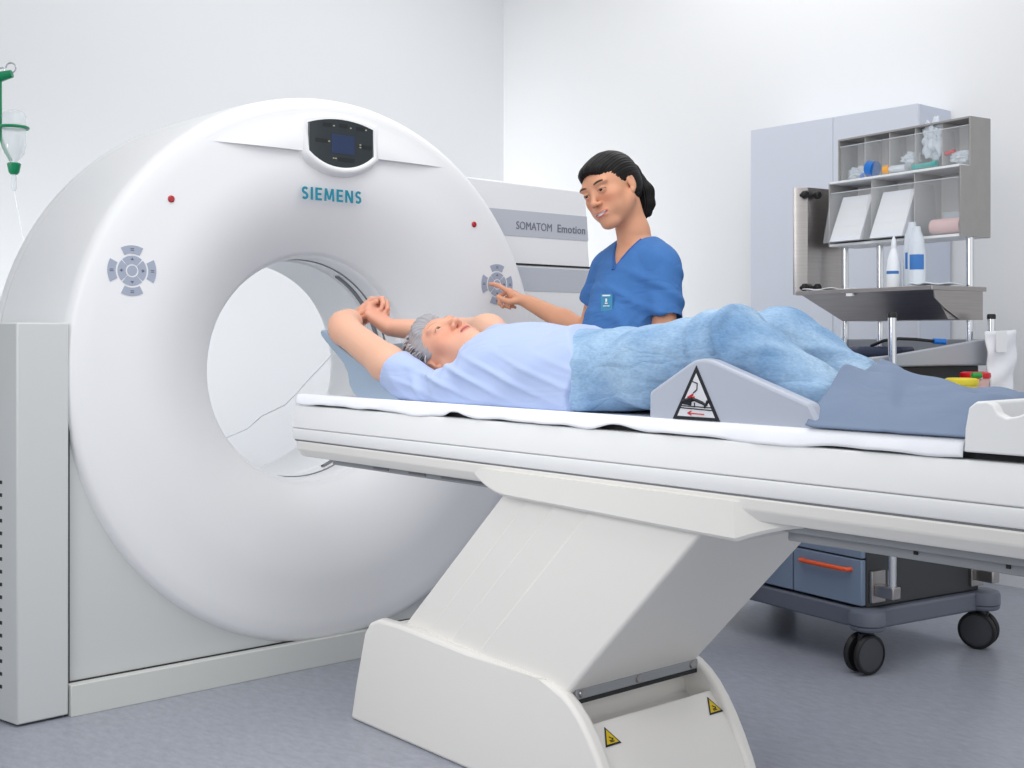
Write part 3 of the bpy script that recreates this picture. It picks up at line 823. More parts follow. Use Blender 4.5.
# paper sheet on the cradle
def nz(a, b, s=0.):
    return (math.sin(a*7.1+s)+math.sin(a*13.7+b*3.1+1.3+s)*.6+math.sin(a*29.3-b*5.2+2.1+s)*.35)/1.95
def paper():
    V, F = [], []; ny = 260; prof = []
    for i in range(ny+1):
        y = .968+(2.978-.968)*i/ny
        w = nz(y*2.2, 0)
        droop = .0145+.0055*nz(y*1.7, 1, 4)-.0045*sst(2.6, 2.95, y)
        gapk = math.exp(-((y-1.78)/.20)**2)*(.5+.5*math.sin(y*34))*.010+math.exp(-((y-2.245)/.035)**2)*.011
        zb = .8385-droop-.0105+gapk; out = .004+.003*nz(y*4, 2, 2)+gapk*.5
        row = [(1.747-out, zb), (1.747-out*.8, zb+.006), (1.7475-out*.3, .833), (1.752, .8408), (1.760, .8425)]
        for t in np.linspace(.06, .94, 12):
            x = 1.752+.476*t; row.append((x, .8415-.0085*math.sin(PI*t)**.7+.0008*nz(x*9, y*6)))
        row += [(2.222, .8425), (2.232, .838), (2.238, .825)]
        V += [(x, y, z) for x, z in row]; m = len(row)
    for i in range(ny):
        for j in range(m-1):
            a = i*m+j; F.append((a, a+1, a+m+1, a+m))
    o = mesh_obj('paper_sheet', V, F, M['sheet'])
    s = o.modifiers.new('t', 'SOLIDIFY'); s.thickness = .0012; s.offset = 1
    tag(o, 'white paper sheet covering the scanner table under the patient', 'paper sheet')
paper()

# foot support tray
foot = empty('foot_support', (TCX, .78, .839), 'white plastic open-topped foot box at the end of the table', 'foot support')
bm = bmesh.new()
near = [(.963, .8245), (.961, .86), (.955, .893), (.944, .902), (.925, .904), (.915, .899), (.908, .886), (.895, .880), (.88, .883), (.86, .890), (.83, .8985), (.79, .903), (.60, .904), (.60, .8245)]
prism(bm, near, .022, 'x', 1.738); fin('side_wall', bm, M['table'], foot, bevel=.003, seg=3)
bm = bmesh.new(); prism(bm, [(.963, .839), (.955, .893), (.944, .903), (.60, .905), (.60, .839)], .022, 'x', 2.220); fin('side_wall', bm, M['table'], foot, bevel=.003)
bm = bmesh.new(); box(bm, 1.760, 2.220, .940, .958, .8392, .902); fin('end_wall', bm, M['table'], foot, bevel=.005)
bm = bmesh.new(); box(bm, 1.760, 2.220, .60, .618, .8392, .904); fin('end_wall', bm, M['table'], foot, bevel=.005)
bm = bmesh.new(); box(bm, 1.760, 2.220, .618, .94, .8392, .846); fin('bottom', bm, M['under'], foot, smooth=False)

# ================================================================== people
def folds(P, d, freq, amp, seed=0., warp=.35, sharp=1.6):
    """soft cloth folds running across direction d"""
    d = unit(d); e = unit(np.cross(d, (0.31, .52, .79))); g = np.cross(d, e)
    a = P@d; b = P@e; c = P@g
    ph = a*freq+warp*(np.sin(b*11+seed)+np.sin(c*9+a*5+seed*2)+.5*np.sin(b*23+c*17+seed))
    s = .5+.5*np.sin(ph)
    m = .55+.45*np.sin(b*6.3+a*4.1+seed*3)*np.sin(c*5.1+seed)
    return amp*(s**sharp-.4)*m
def skin_cols(n, base=(226, 172, 146)): return np.tile(np.array(lin(base)), (n, 1))
def build(name, S, lo, hi, h, m, parent, cols=None, disp=None, fine=()):
    """mesh the model at spacing h; boxes in 'fine' = (lo, hi, spacing) are meshed finer and joined along the same surface"""
    V, F = S.mesh(lo, hi, h)
    parts = []
    inb = lambda V, b, e: ((V > np.array(b[0])+e) & (V < np.array(b[1])-e)).all(1)
    if fine:
        msk = np.ones(len(V), bool)
        for b in fine: msk &= ~inb(V, b, h*1.1)
        # a face is kept unless all its corners lie in a fine box
        Fm = msk[F].any(1); F0 = F[Fm]; u = np.unique(F0); mp = -np.ones(len(V), int); mp[u] = np.arange(len(u))
        parts.append((V[u], mp[F0]))
        for b in fine:
            v, f = S.mesh(b[0], b[1], b[2]); parts.append((v, f))
        V, F = merge(parts)
    if disp is not None: V = V+vnormals(V, F)*disp(V)[:, None]
    C = cols(V) if cols else None
    return mesh_obj(name, V, F, m, parent, C)

# ---------------------------------------------------------------- patient
pat = empty('person', (TCX, 2.0, .836), 'grey-haired person in light blue shirt and jeans lying on the scanner table, arms raised', 'person')
HP = Frame((1.962, 2.553, .958), (-.30, -.36, .88), (-.24, .90, .30), .98)
P_ = Sdf()
P_.ell((1.98, 2.28, .92), (.145, .18, .065), k=.03)
P_.ell((1.97, 2.06, .925), (.150, .20, .070), k=.05)
P_.cone((1.975, 2.38, .895), (1.962, 2.50, .905), .046, .050, .02)
P_.cone((1.87, 2.43, .868), (2.06, 2.44, .900), .036, .045, .02)
head(P_, HP, 0, lid=.0030)
# near arm: shoulder, elbow, wrist
P_.chain([((1.835, 2.50, .872), .038), ((1.808, 2.62, .933), .047), ((1.803, 2.815, 1.020), .040)], .02)
P_.cone((1.803, 2.815, 1.022), (1.812, 2.838, 1.036), .040, .036, .02)
P_.chain([((1.812, 2.838, 1.034), .037), ((1.865, 2.895, 1.042), .036), ((1.945, 2.985, 1.055), .025)], .02)
# far arm
P_.chain([((2.085, 2.46, .945), .055), ((2.15, 2.62, 1.010), .052), ((2.165, 2.755, 1.018), .040)], .03)
P_.chain([((2.165, 2.765, 1.015), .037), ((2.10, 2.80, 1.018), .035), ((1.985, 2.862, 1.030), .025)], .02)
hand(P_, (1.945, 2.985, 1.050), (.50, -.45, .50), (.20, .70, .60), (-.55, -.50, .65), [(45, 60, 35), (50, 62, 35), (52, 62, 35), (54, 62, 35)], sc=.92)
hand(P_, (1.985, 2.862, 1.030), (-.50, .55, .62), (.15, -.75, .65), (.75, .50, .30), [(55, 65, 35), (58, 65, 35), (60, 66, 35), (62, 66, 35)], thumb=((.4, .75, -.3), (.0, .85, -.5), (-.2, .6, -.8)), sc=.92)
def pcol(V):
    C = skin_cols(len(V), (224, 176, 150))
    L = HP.l(V)
    dh = np.linalg.norm(V-np.array((1.975, 2.90, 1.07)), axis=1)
    m = (.45*np.exp(-(dh/.09)**2))[:, None]; C = C*(1-m)+np.array(lin((214, 130, 108)))*m
    hm = (.45*(1-sst(.10, .14, np.linalg.norm(L, axis=1))))[:, None]; C = C*(1-hm)+np.array(lin((222, 150, 122)))*hm
    de = np.linalg.norm(V-np.array((1.79, 2.84, 1.02)), axis=1); m = (.3*np.exp(-(de/.05)**2))[:, None]; C = C*(1-m)+np.array(lin((216, 140, 118)))*m
    return paint_head(V, HP, C, 0, brow=(150, 120, 105), lip=(196, 112, 104), teeth=False, cheek=(224, 136, 110), browk=.5, lid=.0030)
hb = [HP.o-.15, HP.o+.15]
fh = (HP.o-np.array((.125, .14, .105)), HP.o+np.array((.125, .13, .125)), .0019)
fhd = (np.array((1.90, 2.80, .985)), np.array((2.07, 3.02, 1.16)), .0019)
pbody = build('body', P_, (1.70, 1.82, .82), (2.26, 3.04, 1.18), .005, M['skin'], pat, pcol, None, (fh, fhd))
for sd in (-1, 1): eye_mesh(HP, sd, pbody, (0, -.1), (90, 84, 76))
# short grey hair
H_ = Sdf()
H_.ell(HP.w((0, -.020, .040)), np.array((.083, .100, .086))*HP.s, HP.R, k=.01)
H_.ell(HP.w((0, -.045, -.01)), np.array((.076, .070, .080))*HP.s, HP.R, k=.02)
H_.ell(HP.w((0, .040, .082)), np.array((.055, .050, .034))*HP.s, HP.R, k=.02)
H_.ell(HP.w((0, .120, -.030)), np.array((.085, .085, .098))*HP.s, HP.R, k=.012, op=1)
for sd in (-1, 1): H_.ell(HP.w((sd*.080, .004, -.022)), np.array((.022, .030, .036))*HP.s, HP.R, k=.008, op=1)
H_.cone(HP.w((0, .03, -.14)), HP.w((0, -.02, -.12)), .055, .05, .01, op=1)
def hdis(V):
    L = HP.l(V)
    az = np.arctan2(L[:, 0], L[:, 2]-.02); t = L[:, 1]
    return .0020*np.sin(az*22+5*np.sin(t*50)+3*np.sin(az*5))*np.sin(t*45+3*np.sin(az*7))+.0010*np.sin(az*61+t*90)
build('hair', H_, HP.o-.15, HP.o+.15, .0022, M['hairm'], pat, None, hdis)
random.seed(11)
# short strands combed back from the forehead
bms = [bmesh.new() for _ in range(3)]
for i in range(2400):
    a = random.uniform(-PI, PI); b = random.uniform(-.35, 1.45)
    l = Vector((math.sin(a)*math.cos(b), -math.cos(a)*math.cos(b), math.sin(b)))
    base = Vector((l.x*.0825, -.020+l.y*.0995, .040+l.z*.0855))
    if base.y > .030 and base.z < .088: continue
    if base.y > -.012 and base.z < .020 and abs(base.x) > .05: continue
    flow = Vector((l.x*.15, -1.0, .25))+Vector((random.gauss(0, .28), random.gauss(0, .2), random.gauss(0, .25)))
    flow = (flow-l*flow.dot(l)).normalized()
    L_ = random.uniform(.014, .030); lift = random.uniform(.2, .65)
    pts = [base-l*.001, base+flow*L_*.4+l*L_*lift*.6, base+flow*L_*.8+l*L_*lift*.75, base+flow*L_+l*L_*lift*.6]
    tone = random.choices((0, 1, 2), (.45, .33, .22) if base.z > -.0 else (.3, .4, .3))[0]
    tube(bms[tone], [HP.w(q) for q in pts], [.0015, .0017, .0012, .0003], 4)
for b_, k in zip(bms, ('hairl', 'hairm', 'haird')): tag(fin('hair_strands', b_, M[k], pat), kind='stuff')
# shirt
T_ = Sdf()
T_.ell((1.985, 2.24, .932), (.180, .215, .106), k=.03)
T_.ell((1.97, 2.03, .928), (.186, .20, .097), k=.05)
T_.cone((1.86, 2.41, .872), (2.06, 2.40, .912), .046, .078, .03)
T_.chain([((1.838, 2.38, .875), .060), ((1.830, 2.46, .868), .047), ((1.820, 2.54, .892), .054), ((1.811, 2.63, .935), .060)], .018)
T_.chain([((2.08, 2.42, .935), .075), ((2.125, 2.53, .975), .066)], .03)
T_.cone((1.85, 1.93, .87), (1.85, 2.30, .87), .075, .070, .06)
T_.cone((2.09, 1.93, .87), (2.09, 2.35, .87), .075, .075, .06)
T_.cone((1.912, 1.98, .928), (1.905, 1.86, .928), .103, .104, .03); T_.cone((2.03, 1.98, .928), (2.035, 1.86, .928), .103, .104, .03)
TC = Sdf(); TC.p = list(T_.p)
nrm = unit((-.10, .82, .56))
# open neck around the head, sleeve end, hem, table
T_.ell(HP.w((0, .005, .010)), (.088, .112, .116), HP.R, k=.010, op=1)
T_.ell(HP.w((.0, .045, -.050)), (.050, .056, .058), HP.R, k=.010, op=1)
T_.fn(lambda P: -((P@unit((-.25, .86, .46)))-np.dot((1.812, 2.585, .935), unit((-.25, .86, .46))))*1.0+np.where(P[:, 0] < 1.90, 0, 9), k=.004, op=1)
T_.fn(lambda P: P[:, 1]-(1.905+.105*np.clip((P[:, 2]-.96)/.07, 0, 1)**1.2+.13*np.clip((P[:, 0]-1.97)/.16, 0, 1)+.006*np.sin(P[:, 0]*23)+.004*np.sin(P[:, 2]*60)), k=.004, op=1)
T_.fn(lambda P: P[:, 2]-.8405, k=.006, op=1)
def tdis(V):
    w1 = np.exp(-((V[:, 2]-.90)/.045)**2)
    d = folds(V, (.15, -.28, 1), 150, .013, 1., sharp=3.5)*w1*(1-sst(2.35, 2.6, V[:, 1]))
    d = d+folds(V, (.2, .75, -.65), 130, .006, 3., sharp=2.5)*np.exp(-((V[:, 1]-2.44)/.10)**2)
    d = d+folds(V, (.2, .45, 1), 55, .005, 6.)
    return d*sst(.842, .855, V[:, 2])
shirt = build('shirt', T_, (1.70, 1.84, .83), (2.27, 2.72, 1.08), .0042, M['shirt'], pat, None, tdis)
# jeans
J_ = Sdf()
J_.ell((1.97, 1.90, .922), (.165, .13, .084), k=.04)
J_.fn(lambda P: np.maximum(TC.ev(P)+.0115, P[:, 1]-2.08), k=.02, op=0)
J_.chain([((1.885, 1.93, .918), .080), ((1.865, 1.73, .940), .083), ((1.872, 1.535, .988), .070)], .03)
J_.chain([((2.055, 1.93, .918), .080), ((2.075, 1.75, .940), .083), ((2.085, 1.575, .990), .072)], .03)
J_.chain([((1.872, 1.515, .988), .071), ((1.890, 1.30, .880), .046), ((1.90, 1.14, .862), .030)], .025)
J_.chain([((2.085, 1.555, .990), .073), ((2.078, 1.33, .884), .046), ((2.065, 1.16, .862), .030)], .025)
J_.cone((1.97, 1.88, .92), (1.97, 1.72, .92), .07, .06, .06)
J_.fn(lambda P: P[:, 2]-.8405, k=.008, op=1)
J_.fn(lambda P: (1.945+.105*np.clip((P[:, 2]-.96)/.07, 0, 1)**1.2+.13*np.clip((P[:, 0]-1.97)/.16, 0, 1))-P[:, 1], k=.004, op=1)
def jdis(V):
    th = sst(1.60, 1.75, V[:, 1])
    a = folds(V, (.3, .75, .9), 62, .018, 2., sharp=3.2)*th
    b = folds(V, (.25, .95, -.3), 95, .020, 5., sharp=3.2)*np.exp(-((V[:, 1]-1.54)/.09)**2)
    c = folds(V, (.9, .45, .8), 85, .015, 8., sharp=3.0)*(1-sst(1.42, 1.55, V[:, 1]))
    return (a+b+c)*sst(.842, .86, V[:, 2])*(1-sst(1.82, 1.90, V[:, 1]))
build('jeans', J_, (1.70, 1.02, .83), (2.27, 2.10, 1.10), .0045, M['denim'], pat, None, jdis)
# bare feet under the blanket
for x, s_ in ((1.895, -1), (2.065, 1)):
    Q = Sdf(); Q.chain([((x, 1.17, .868), .030), ((x, 1.11, .865), .026)], .02)
    Q.cone((x, 1.10, .865), (x+s_*.03, 1.05, .868), .022, .020, .02); Q.cone((x+s_*.03, 1.05, .868), (x+s_*.055, 1.02, .862), .020, .014, .02)
    build('foot', Q, (x-.12, .98, .83), (x+.14, 1.22, .94), .005, M['skin'], pat, lambda V: skin_cols(len(V)))

# headrest trough
hr = empty('headrest', (TCX, 2.7, .839), 'blue-grey curved head and arm rest at the head end of the table', 'headrest')
out = [(2.905, 1.018), (2.893, 1.024), (2.878, 1.020), (2.850, 1.000), (2.800, .972), (2.745, .950), (2.690, .930), (2.640, .903), (2.59, .872), (2.535, .848), (2.530, .8395),
       (2.715, .8395), (2.735, .850), (2.757, .873), (2.765, .905), (2.785, .930), (2.830, .960), (2.875, .988), (2.900, 1.006)]
for x0 in (1.778, 2.150):
    bm = bmesh.new(); prism(bm, out, .020, 'x', x0); fin('side_wing', bm, M['headrest'], hr, bevel=.006, seg=3)
V, F = [], []
pf = [(2.885, 1.006), (2.83, .972), (2.775, .935), (2.745, .905), (2.72, .880), (2.66, .868), (2.58, .860), (2.50, .852)]
for i, (y, z) in enumerate(pf):
    for j in range(17):
        t = j/16; x = 1.79+.37*t; V.append((x, y+.01*math.sin(PI*t), max(z-.030*math.sin(PI*t), .851)))
for i in range(len(pf)-1):
    for j in range(16):
        a = i*17+j; F.append((a, a+1, a+18, a+17))
o = mesh_obj('shell', V, F, M['headrest'], hr); sm = o.modifiers.new('t', 'SOLIDIFY'); sm.thickness = .010; sm.offset = 0
bm = bmesh.new(); box(bm, 1.86, 2.07, 2.52, 2.66, .853, .868); fin('head_cushion', bm, M['headrest'], hr, bevel=.006)

# knee wedge
wd = empty('knee_wedge', (TCX, 1.45, .839), 'grey foam wedge under the knees with triangular warning sign', 'wedge')
wp = [(1.640, .8400), (1.640, .8935), (1.540, .9500), (1.522, .9585), (1.500, .9615), (1.478, .9585), (1.26, .8860), (1.232, .8400)]
bm = bmesh.new(); prism(bm, wp, .030, 'x', 1.757); fin('side_wall', bm, M['wedge'], wd, bevel=.007, seg=4)
bm = bmesh.new(); prism(bm, wp, .030, 'x', 2.160); fin('side_wall', bm, M['wedge'], wd, bevel=.007, seg=4)
bm = bmesh.new(); prism(bm, [(y, z if z < .85 else .85+(z-.85)*.60) for y, z in wp], .380, 'x', 1.784); fin('wedge_body', bm, M['wedge'], wd, bevel=.006, seg=3)
def WP(u, v, h=0): return Vector((1.7565-h, 1.5165-u*1.13, .8440+v*1.11))
def wtri(name, s, m, h, par, dv=0., k=1.):
    bm = bmesh.new(); P3 = [(-.053*s, .0+dv), (.051*s, .0+dv), (.006*0+.0, .094*s+dv)]
    a = [bm.verts.new(WP(u, v, 0)) for u, v in P3]; b = [bm.verts.new(WP(u, v, h)) for u, v in P3]
    bm.faces.new(b); bm.faces.new(a[::-1])
    for i in range(3): bm.faces.new((a[i], a[(i+1) % 3], b[(i+1) % 3], b[i]))
    return fin(name, bm, m, par, bevel=.0015 if h > .001 else 0, smooth=False)
sg = wtri('warning_sign', 1.0, M['inkblack'], .0012, wd)
wtri('sign_face', .80, M['wedgesign'], .0016, sg, .0055)
bm = bmesh.new()
L = lambda a, b, r=.0012: tube(bm, [WP(*a, .002), WP(*b, .002)], r, 6)
L((-.008, .066), (.003, .063)); L((.003, .063), (.002, .052)); L((.002, .052), (-.006, .046))
L((-.028, .030), (-.006, .036), .005); L((-.030, .030), (-.010, .028), .0045); L((-.006, .036), (.014, .030), .0036); L((.012, .031), (.022, .026), .003); L((.022, .026), (.026, .034), .003)
L((-.034, .020), (.034, .018)); L((-.034, .0235), (.034, .0225)); L((-.003, .030), (-.003, .022)); L((.019, .027), (.019, .021))
fin('patient_symbol', bm, M['inkblack'], sg)
bm = bmesh.new()
L((-.018, .0115), (.018, .0105)); L((-.018, .0115), (-.010, .0150)); L((-.018, .0115), (-.010, .0080)); L((-.018, .038), (-.006, .044), .002); L((-.014, .038), (-.003, .039), .002)
fin('arrow_symbol', bm, M['inkred'], sg)

# blanket over the shins and feet
def blanket():
    nx, ny = 90, 90; V, F = [], []
    ys, zs = [.95, 1.07, 1.14, 1.21, 1.30, 1.40], [.905, .911, .913, .928, .947, .956]
    for i in range(nx+1):
        u = i/nx; x = 1.748+u*(2.245-1.748)
        yh = float(np.interp(x, [1.748, 1.90, 2.0, 2.1, 2.25], [1.262, 1.278, 1.296, 1.338, 1.385]))
        for j in range(ny+1):
            v = j/ny; y = yh-(yh-.965)*v
            top = float(np.interp(y, ys, zs))
            e = min(np.clip((x-1.752)/.125, 0, 1), np.clip((2.245-x)/(.10+.04*sst(1.0, 1.12, y)), 0, 1))
            e = e**.85
            top -= .010*math.exp(-((x-1.985)/.04)**2)+.022*sst(2.0, 2.16, x)*(1-sst(1.20, 1.34, y))
            z = .8455+(top-.8455)*e
            m = math.sin(PI*min(max(e, 0), 1))**.5 if 0 < e < 1 else .35
            z += .0085*math.sin(x*44+y*26+2*math.sin(y*19))*e*(1-.45*e)+.0045*math.sin(y*55-x*40)*e*(1-.3*e)*sst(.0, .12, v)
            z -= .010*math.exp(-(((y-1.13)-(x-1.84)*.5)/.022)**2)*math.exp(-((x-1.86)/.07)**2)
            z += .006*math.exp(-((v-.45+(x-1.8)*2)/.06)**2)*math.exp(-((x-1.83)/.06)**2)
            z += .003*math.exp(-(v/.03)**2)
            z -= .020*sst(.995, .966, y)*e if False else .020*(1-sst(.966, .995, y))*e
            V.append((x, y, max(z, .8450)))
    for i in range(nx):
        for j in range(ny):
            a = i*(ny+1)+j; F.append((a, a+1, a+ny+2, a+ny+1))
    V = np.array(V); Z = V[:, 2].reshape(nx+1, ny+1)
    for _ in range(5):
        Zs = Z.copy(); Zs[1:-1, 1:-1] = .25*(Z[2:, 1:-1]+Z[:-2, 1:-1]+Z[1:-1, 2:]+Z[1:-1, :-2]); Z = Zs
    V[:, 2] = Z.ravel()
    o = mesh_obj('blanket', V, F, M['blanket']); sm = o.modifiers.new('t', 'SOLIDIFY'); sm.thickness = .003; sm.offset = 1
    tag(o, 'grey-blue blanket covering the lower legs and feet of the lying person', 'blanket')
blanket()

# ---------------------------------------------------------------- nurse, modelled in a frame of her own: x to her lower right view side, y away, z up
NO = np.array((2.685, 2.573, 0.)); NR = np.array([[CC, SS, 0], [-SS, CC, 0], [0, 0, 1.]])   # columns below
def N(p): p = np.asarray(p, float); return NO+p[0]*np.array((CC, -SS, 0))+p[1]*np.array((SS, CC, 0))+p[2]*np.array((0, 0, 1.))
def D(v): return p3(v)
def p3(v): v = np.asarray(v, float); return v[0]*np.array((CC, -SS, 0))+v[1]*np.array((SS, CC, 0))+v[2]*np.array((0, 0, 1.))
nur = empty('person', (float(NO[0]), float(NO[1]), 0), 'smiling dark-haired nurse in blue scrubs reaching out to press the scanner buttons', 'person')
HN = Frame(N((-.066, -.020, 1.452)), D((-.64, -.70, -.30)), D((-.36, .02, .92)), .99)
g = np.array((-.75, -.66, 0)); Lf = np.array((.66, -.75, 0))
def T(l, f, z, cx=.006, cy=0.): return N(np.array((cx, cy, 0))+l*Lf+f*g+np.array((0, 0, z)))
RT = np.stack([p3(Lf), p3(g), np.array((0, 0, 1.))], 1)
B_ = Sdf()
B_.ell(T(0, .0, 1.13), (.145, .088, .16), RT, k=.05)
B_.ell(T(0, .01, .98, -.005), (.125, .085, .14), RT, k=.05)
B_.ell(T(0, -.005, .84, 0), (.150, .100, .12), RT, k=.05)
B_.cone(T(-.10, 0, 1.235), T(.10, 0, 1.235), .040, .040, .05)
B_.chain([(T(0, -.015, 1.24), .052), (N((.002, .006, 1.325)), .046), (HN.w((0, -.030, -.055)), .048)], .025)
B_.cone(T(0, -.025, 1.25), T(.08, -.01, 1.245), .04, .035, .04); B_.cone(T(0, -.025, 1.25), T(-.08, -.01, 1.245), .04, .035, .04)
head(B_, HN, 1.0, lid=.0030)
# pointing arm
sR = T(-.125, 0, 1.225); eR = N((-.125, .175, 1.015)); wR = N((-.318, .322, 1.120))
B_.chain([(sR, .036), (eR, .035)], .03); B_.chain([(eR, .036), (eR*.6+wR*.4, .035), (wR, .0235)], .02)
tip = np.array((2.630, 3.150, 1.185))
yd = unit(tip-wR)
hand(B_, wR, yd+np.array((0, 0, -.05)), p3((.10, .15, 1)), p3((-.62, -.69, .1)), [(-2, 12, 10), (50, 75, 40), (62, 78, 40), (66, 78, 40)],
     thumb=((.55, .62, -.50), (.1, .95, -.15), (-.1, 1, .0)), sc=.92, spread=(.02, .02, -.03, -.08))
# resting arm
sL = T(.118, 0, 1.205); eL = N((.078, -.155, .985)); wL = N((-.075, -.235, .945))
B_.chain([(sL, .034), (eL, .036)], .03); B_.chain([(eL, .037), (eL*.6+wL*.4, .036), (wL, .024)], .02)
hand(B_, wL, p3((-.95, -.15, -.25)), p3((-.2, -.1, .97)), p3((-.1, .99, .1)), [(25, 30, 20)]*4, sc=.9)
# legs
for sd in (-1, 1): B_.chain([(T(sd*.085, 0, .80), .080), (T(sd*.085, .01, .45), .052), (T(sd*.085, -.01, .09), .036)], .03)
def ncol(V):
    C = skin_cols(len(V), (214, 156, 124))
    L = HN.l(V)
    dh = np.linalg.norm(V-tip, axis=1); m = (.3*np.exp(-(dh/.10)**2))[:, None]; C = C*(1-m)+np.array(lin((222, 150, 128)))*m
    return paint_head(V, HN, C, 1.0, brow=(52, 36, 30), lip=(190, 98, 98), cheek=(214, 130, 100), lid=.0030)
fh = (HN.o-np.array((.12, .12, .14)), HN.o+np.array((.12, .12, .14)), .0018)
hc = (wR+tip)/2
fhd = (hc-np.array((.11, .13, .11)), hc+np.array((.11, .12, .09)), .0020)
lo = NO+np.array((-.50, -.55, .04)); hi = NO+np.array((.45, .65, 1.62))
nbody = build('body', B_, lo, hi, .0062, M['skin'], nur, ncol, None, (fh, fhd))
for sd in (-1, 1): eye_mesh(HN, sd, nbody, (.0, -.12), (28, 18, 14))
# hair: cap and ponytail
H_ = Sdf()
def he(c, r, k=.012, op=0): H_.ell(HN.w(c), np.array(r)*HN.s, HN.R, k=k, op=op)
he((0, -.016, .038), (.0790, .0985, .0815)); he((0, -.045, .0), (.070, .068, .070), .02)
he((0, .046, .070), (.052, .046, .030), .02)
he((0, .126, -.036), (.090, .096, .112), .008, 1)
for sd in (-1, 1): he((sd*.082, .006, -.028), (.024, .032, .038), .006, 1)
H_.cone(HN.w((0, .03, -.15)), HN.w((0, -.03, -.115)), .06, .045, .01, op=1)
def ndis(V):
    L = HN.l(V); az = np.arctan2(L[:, 0], L[:, 2]+.02)
    return .0006*np.sin(az*90+L[:, 1]*20)+.0004*np.sin(az*41)
build('hair', H_, HN.o-.15, HN.o+.15, .0022, M['hairb'], nur, None, ndis)
H_ = Sdf()
pt = [(HN.w((0, -.098, .028)), .018), (HN.w((0, -.122, .030)), .027), (N((.042, .045, 1.452)), .027), (N((.047, .040, 1.415)), .024), (N((.042, .034, 1.388)), .013), (N((.040, .030, 1.370)), .004)]
H_.chain(pt, .012)
H_.chain([(N((.047, .040, 1.415)), .018), (N((.056, .030, 1.380)), .004)], .01)
H_.chain([(N((.042, .04, 1.42)), .018), (N((.028, .036, 1.376)), .003)], .01)
def pdis(V): return .0012*np.sin((V@p3((1, 0, 0)))*900+(V@p3((0, 1, 0)))*500+6*np.sin(V[:, 2]*30))
build('ponytail', H_, HN.o+np.array((-.1, -.2, -.16)), HN.o+np.array((.24, .22, .12)), .0022, M['hairb'], nur, None, pdis)
bm = bmesh.new(); a = HN.w((0, -.094, .027)); b = HN.w((0, -.106, .029)); tube(bm, [a, b], .0205, 20); fin('hair_tie', bm, M['black'], nur)
# scrub top
C_ = Sdf()
C_.ell(T(0, .0, 1.13), (.145, .108, .16), RT, k=.04)
C_.ell(T(0, .034, .97, -.012), (.140, .124, .20), RT, k=.05)
C_.ell(T(0, .0, .82, -.008), (.170, .125, .20), RT, k=.06)
C_.cone(T(-.095, -.005, 1.232), T(.095, -.005, 1.232), .050, .050, .04)
C_.cone(T(0, -.03, 1.262), T(.05, -.02, 1.255), .050, .045, .05); C_.cone(T(0, -.03, 1.262), T(-.05, -.02, 1.255), .050, .045, .05)
C_.fn(lambda P: P[:, 2]-.70, k=.004, op=1)
dL = unit(eL-sL); dR = unit(eR-sR)
def sleeve(a, b, ra, rb, end, d, h0, h1, hr):
    q = ('c', np.array(a), np.array(b), ra, rb); hq = ('c', np.array(h0), np.array(h1), hr, hr*1.22)
    return lambda P: np.maximum(np.maximum(C_.one(q, P), (P-end)@d), -C_.one(hq, P))
C_.fn(sleeve(T(.112, 0, 1.208), sL*.25+eL*.75, .059, .057, sL*.32+eL*.68, dL, sL*.42+eL*.58, eL, .046), k=.03, op=0)
C_.fn(sleeve(T(-.118, 0, 1.218), sR*.45+eR*.55, .052, .054, sR*.45+eR*.55, dR, sR*.6+eR*.4, eR, .042), k=.018, op=0)
# V neck and neck hole
def vneck(P):
    q = (P-T(0, 0, 0))@RT; l, f, z = q[:, 0], q[:, 1], q[:, 2]
    tipz = 1.205
    w_ = (z-tipz)*.50
    return np.maximum(np.maximum((np.abs(l)-w_)*.85, .0-f), tipz-z)
C_.fn(vneck, k=.004, op=1)
C_.cone(T(0, -.030, 1.26), T(0, -.005, 1.42), .052, .075, .008, 1)
def cdis(V):
    q = (V-T(0, 0, 0))@RT
    d = folds(V, p3((.9, .2, .35)), 60, .013, 1., sharp=2.8)*(1-sst(1.05, 1.22, V[:, 2]))
    d = d+folds(V, p3((.6, .2, .9)), 80, .010, 4., sharp=2.8)*np.exp(-((V[:, 2]-1.14)/.08)**2)
    return d
build('scrub_top', C_, lo+np.array((.1, .1, .6)), NO+np.array((.40, .40, 1.36)), .0042, M['scrub'], nur, None, cdis)
bm = bmesh.new()
for s_ in (-1, 1):
    pts = []
    for t in np.linspace(0, 1, 9):
        l = s_*.0455*t; z = 1.206+.092*t
        # walk outwards until the cloth is met
        f0 = .06
        for f in np.linspace(.16, .0, 60):
            if C_.ev(np.array([T(l+s_*.006, f, z)]))[0] < 0: f0 = f; break
        pts.append(T(l+s_*.003, f0, z))
    tube(bm, pts, .0034, 8)
fin('collar_trim', bm, M['scrubin'], nur)
# trousers and shoes
K_ = Sdf(); K_.ell(T(0, 0, .80), (.165, .115, .13), RT, k=.04)
for sd in (-1, 1): K_.chain([(T(sd*.085, 0, .78), .092), (T(sd*.085, .01, .45), .075), (T(sd*.085, 0, .10), .068)], .03)
K_.fn(lambda P: P[:, 2]-.075, k=.004, op=1)
build('scrub_trousers', K_, lo, NO+np.array((.40, .40, .98)), .008, M['scrub'], nur)
for sd in (-1, 1):
    Q = Sdf(); Q.cone(T(sd*.085, -.03, .045), T(sd*.09, .12, .035), .040, .034, .02); Q.cone(T(sd*.085, -.02, .06), T(sd*.085, -.01, .10), .040, .042, .03)
    Q.fn(lambda P: P[:, 2]-.004, k=.004, op=1)
    c = T(sd*.085, .05, .05); build('shoe', Q, c-.18, c+.18, .006, M['shoe'], nur)
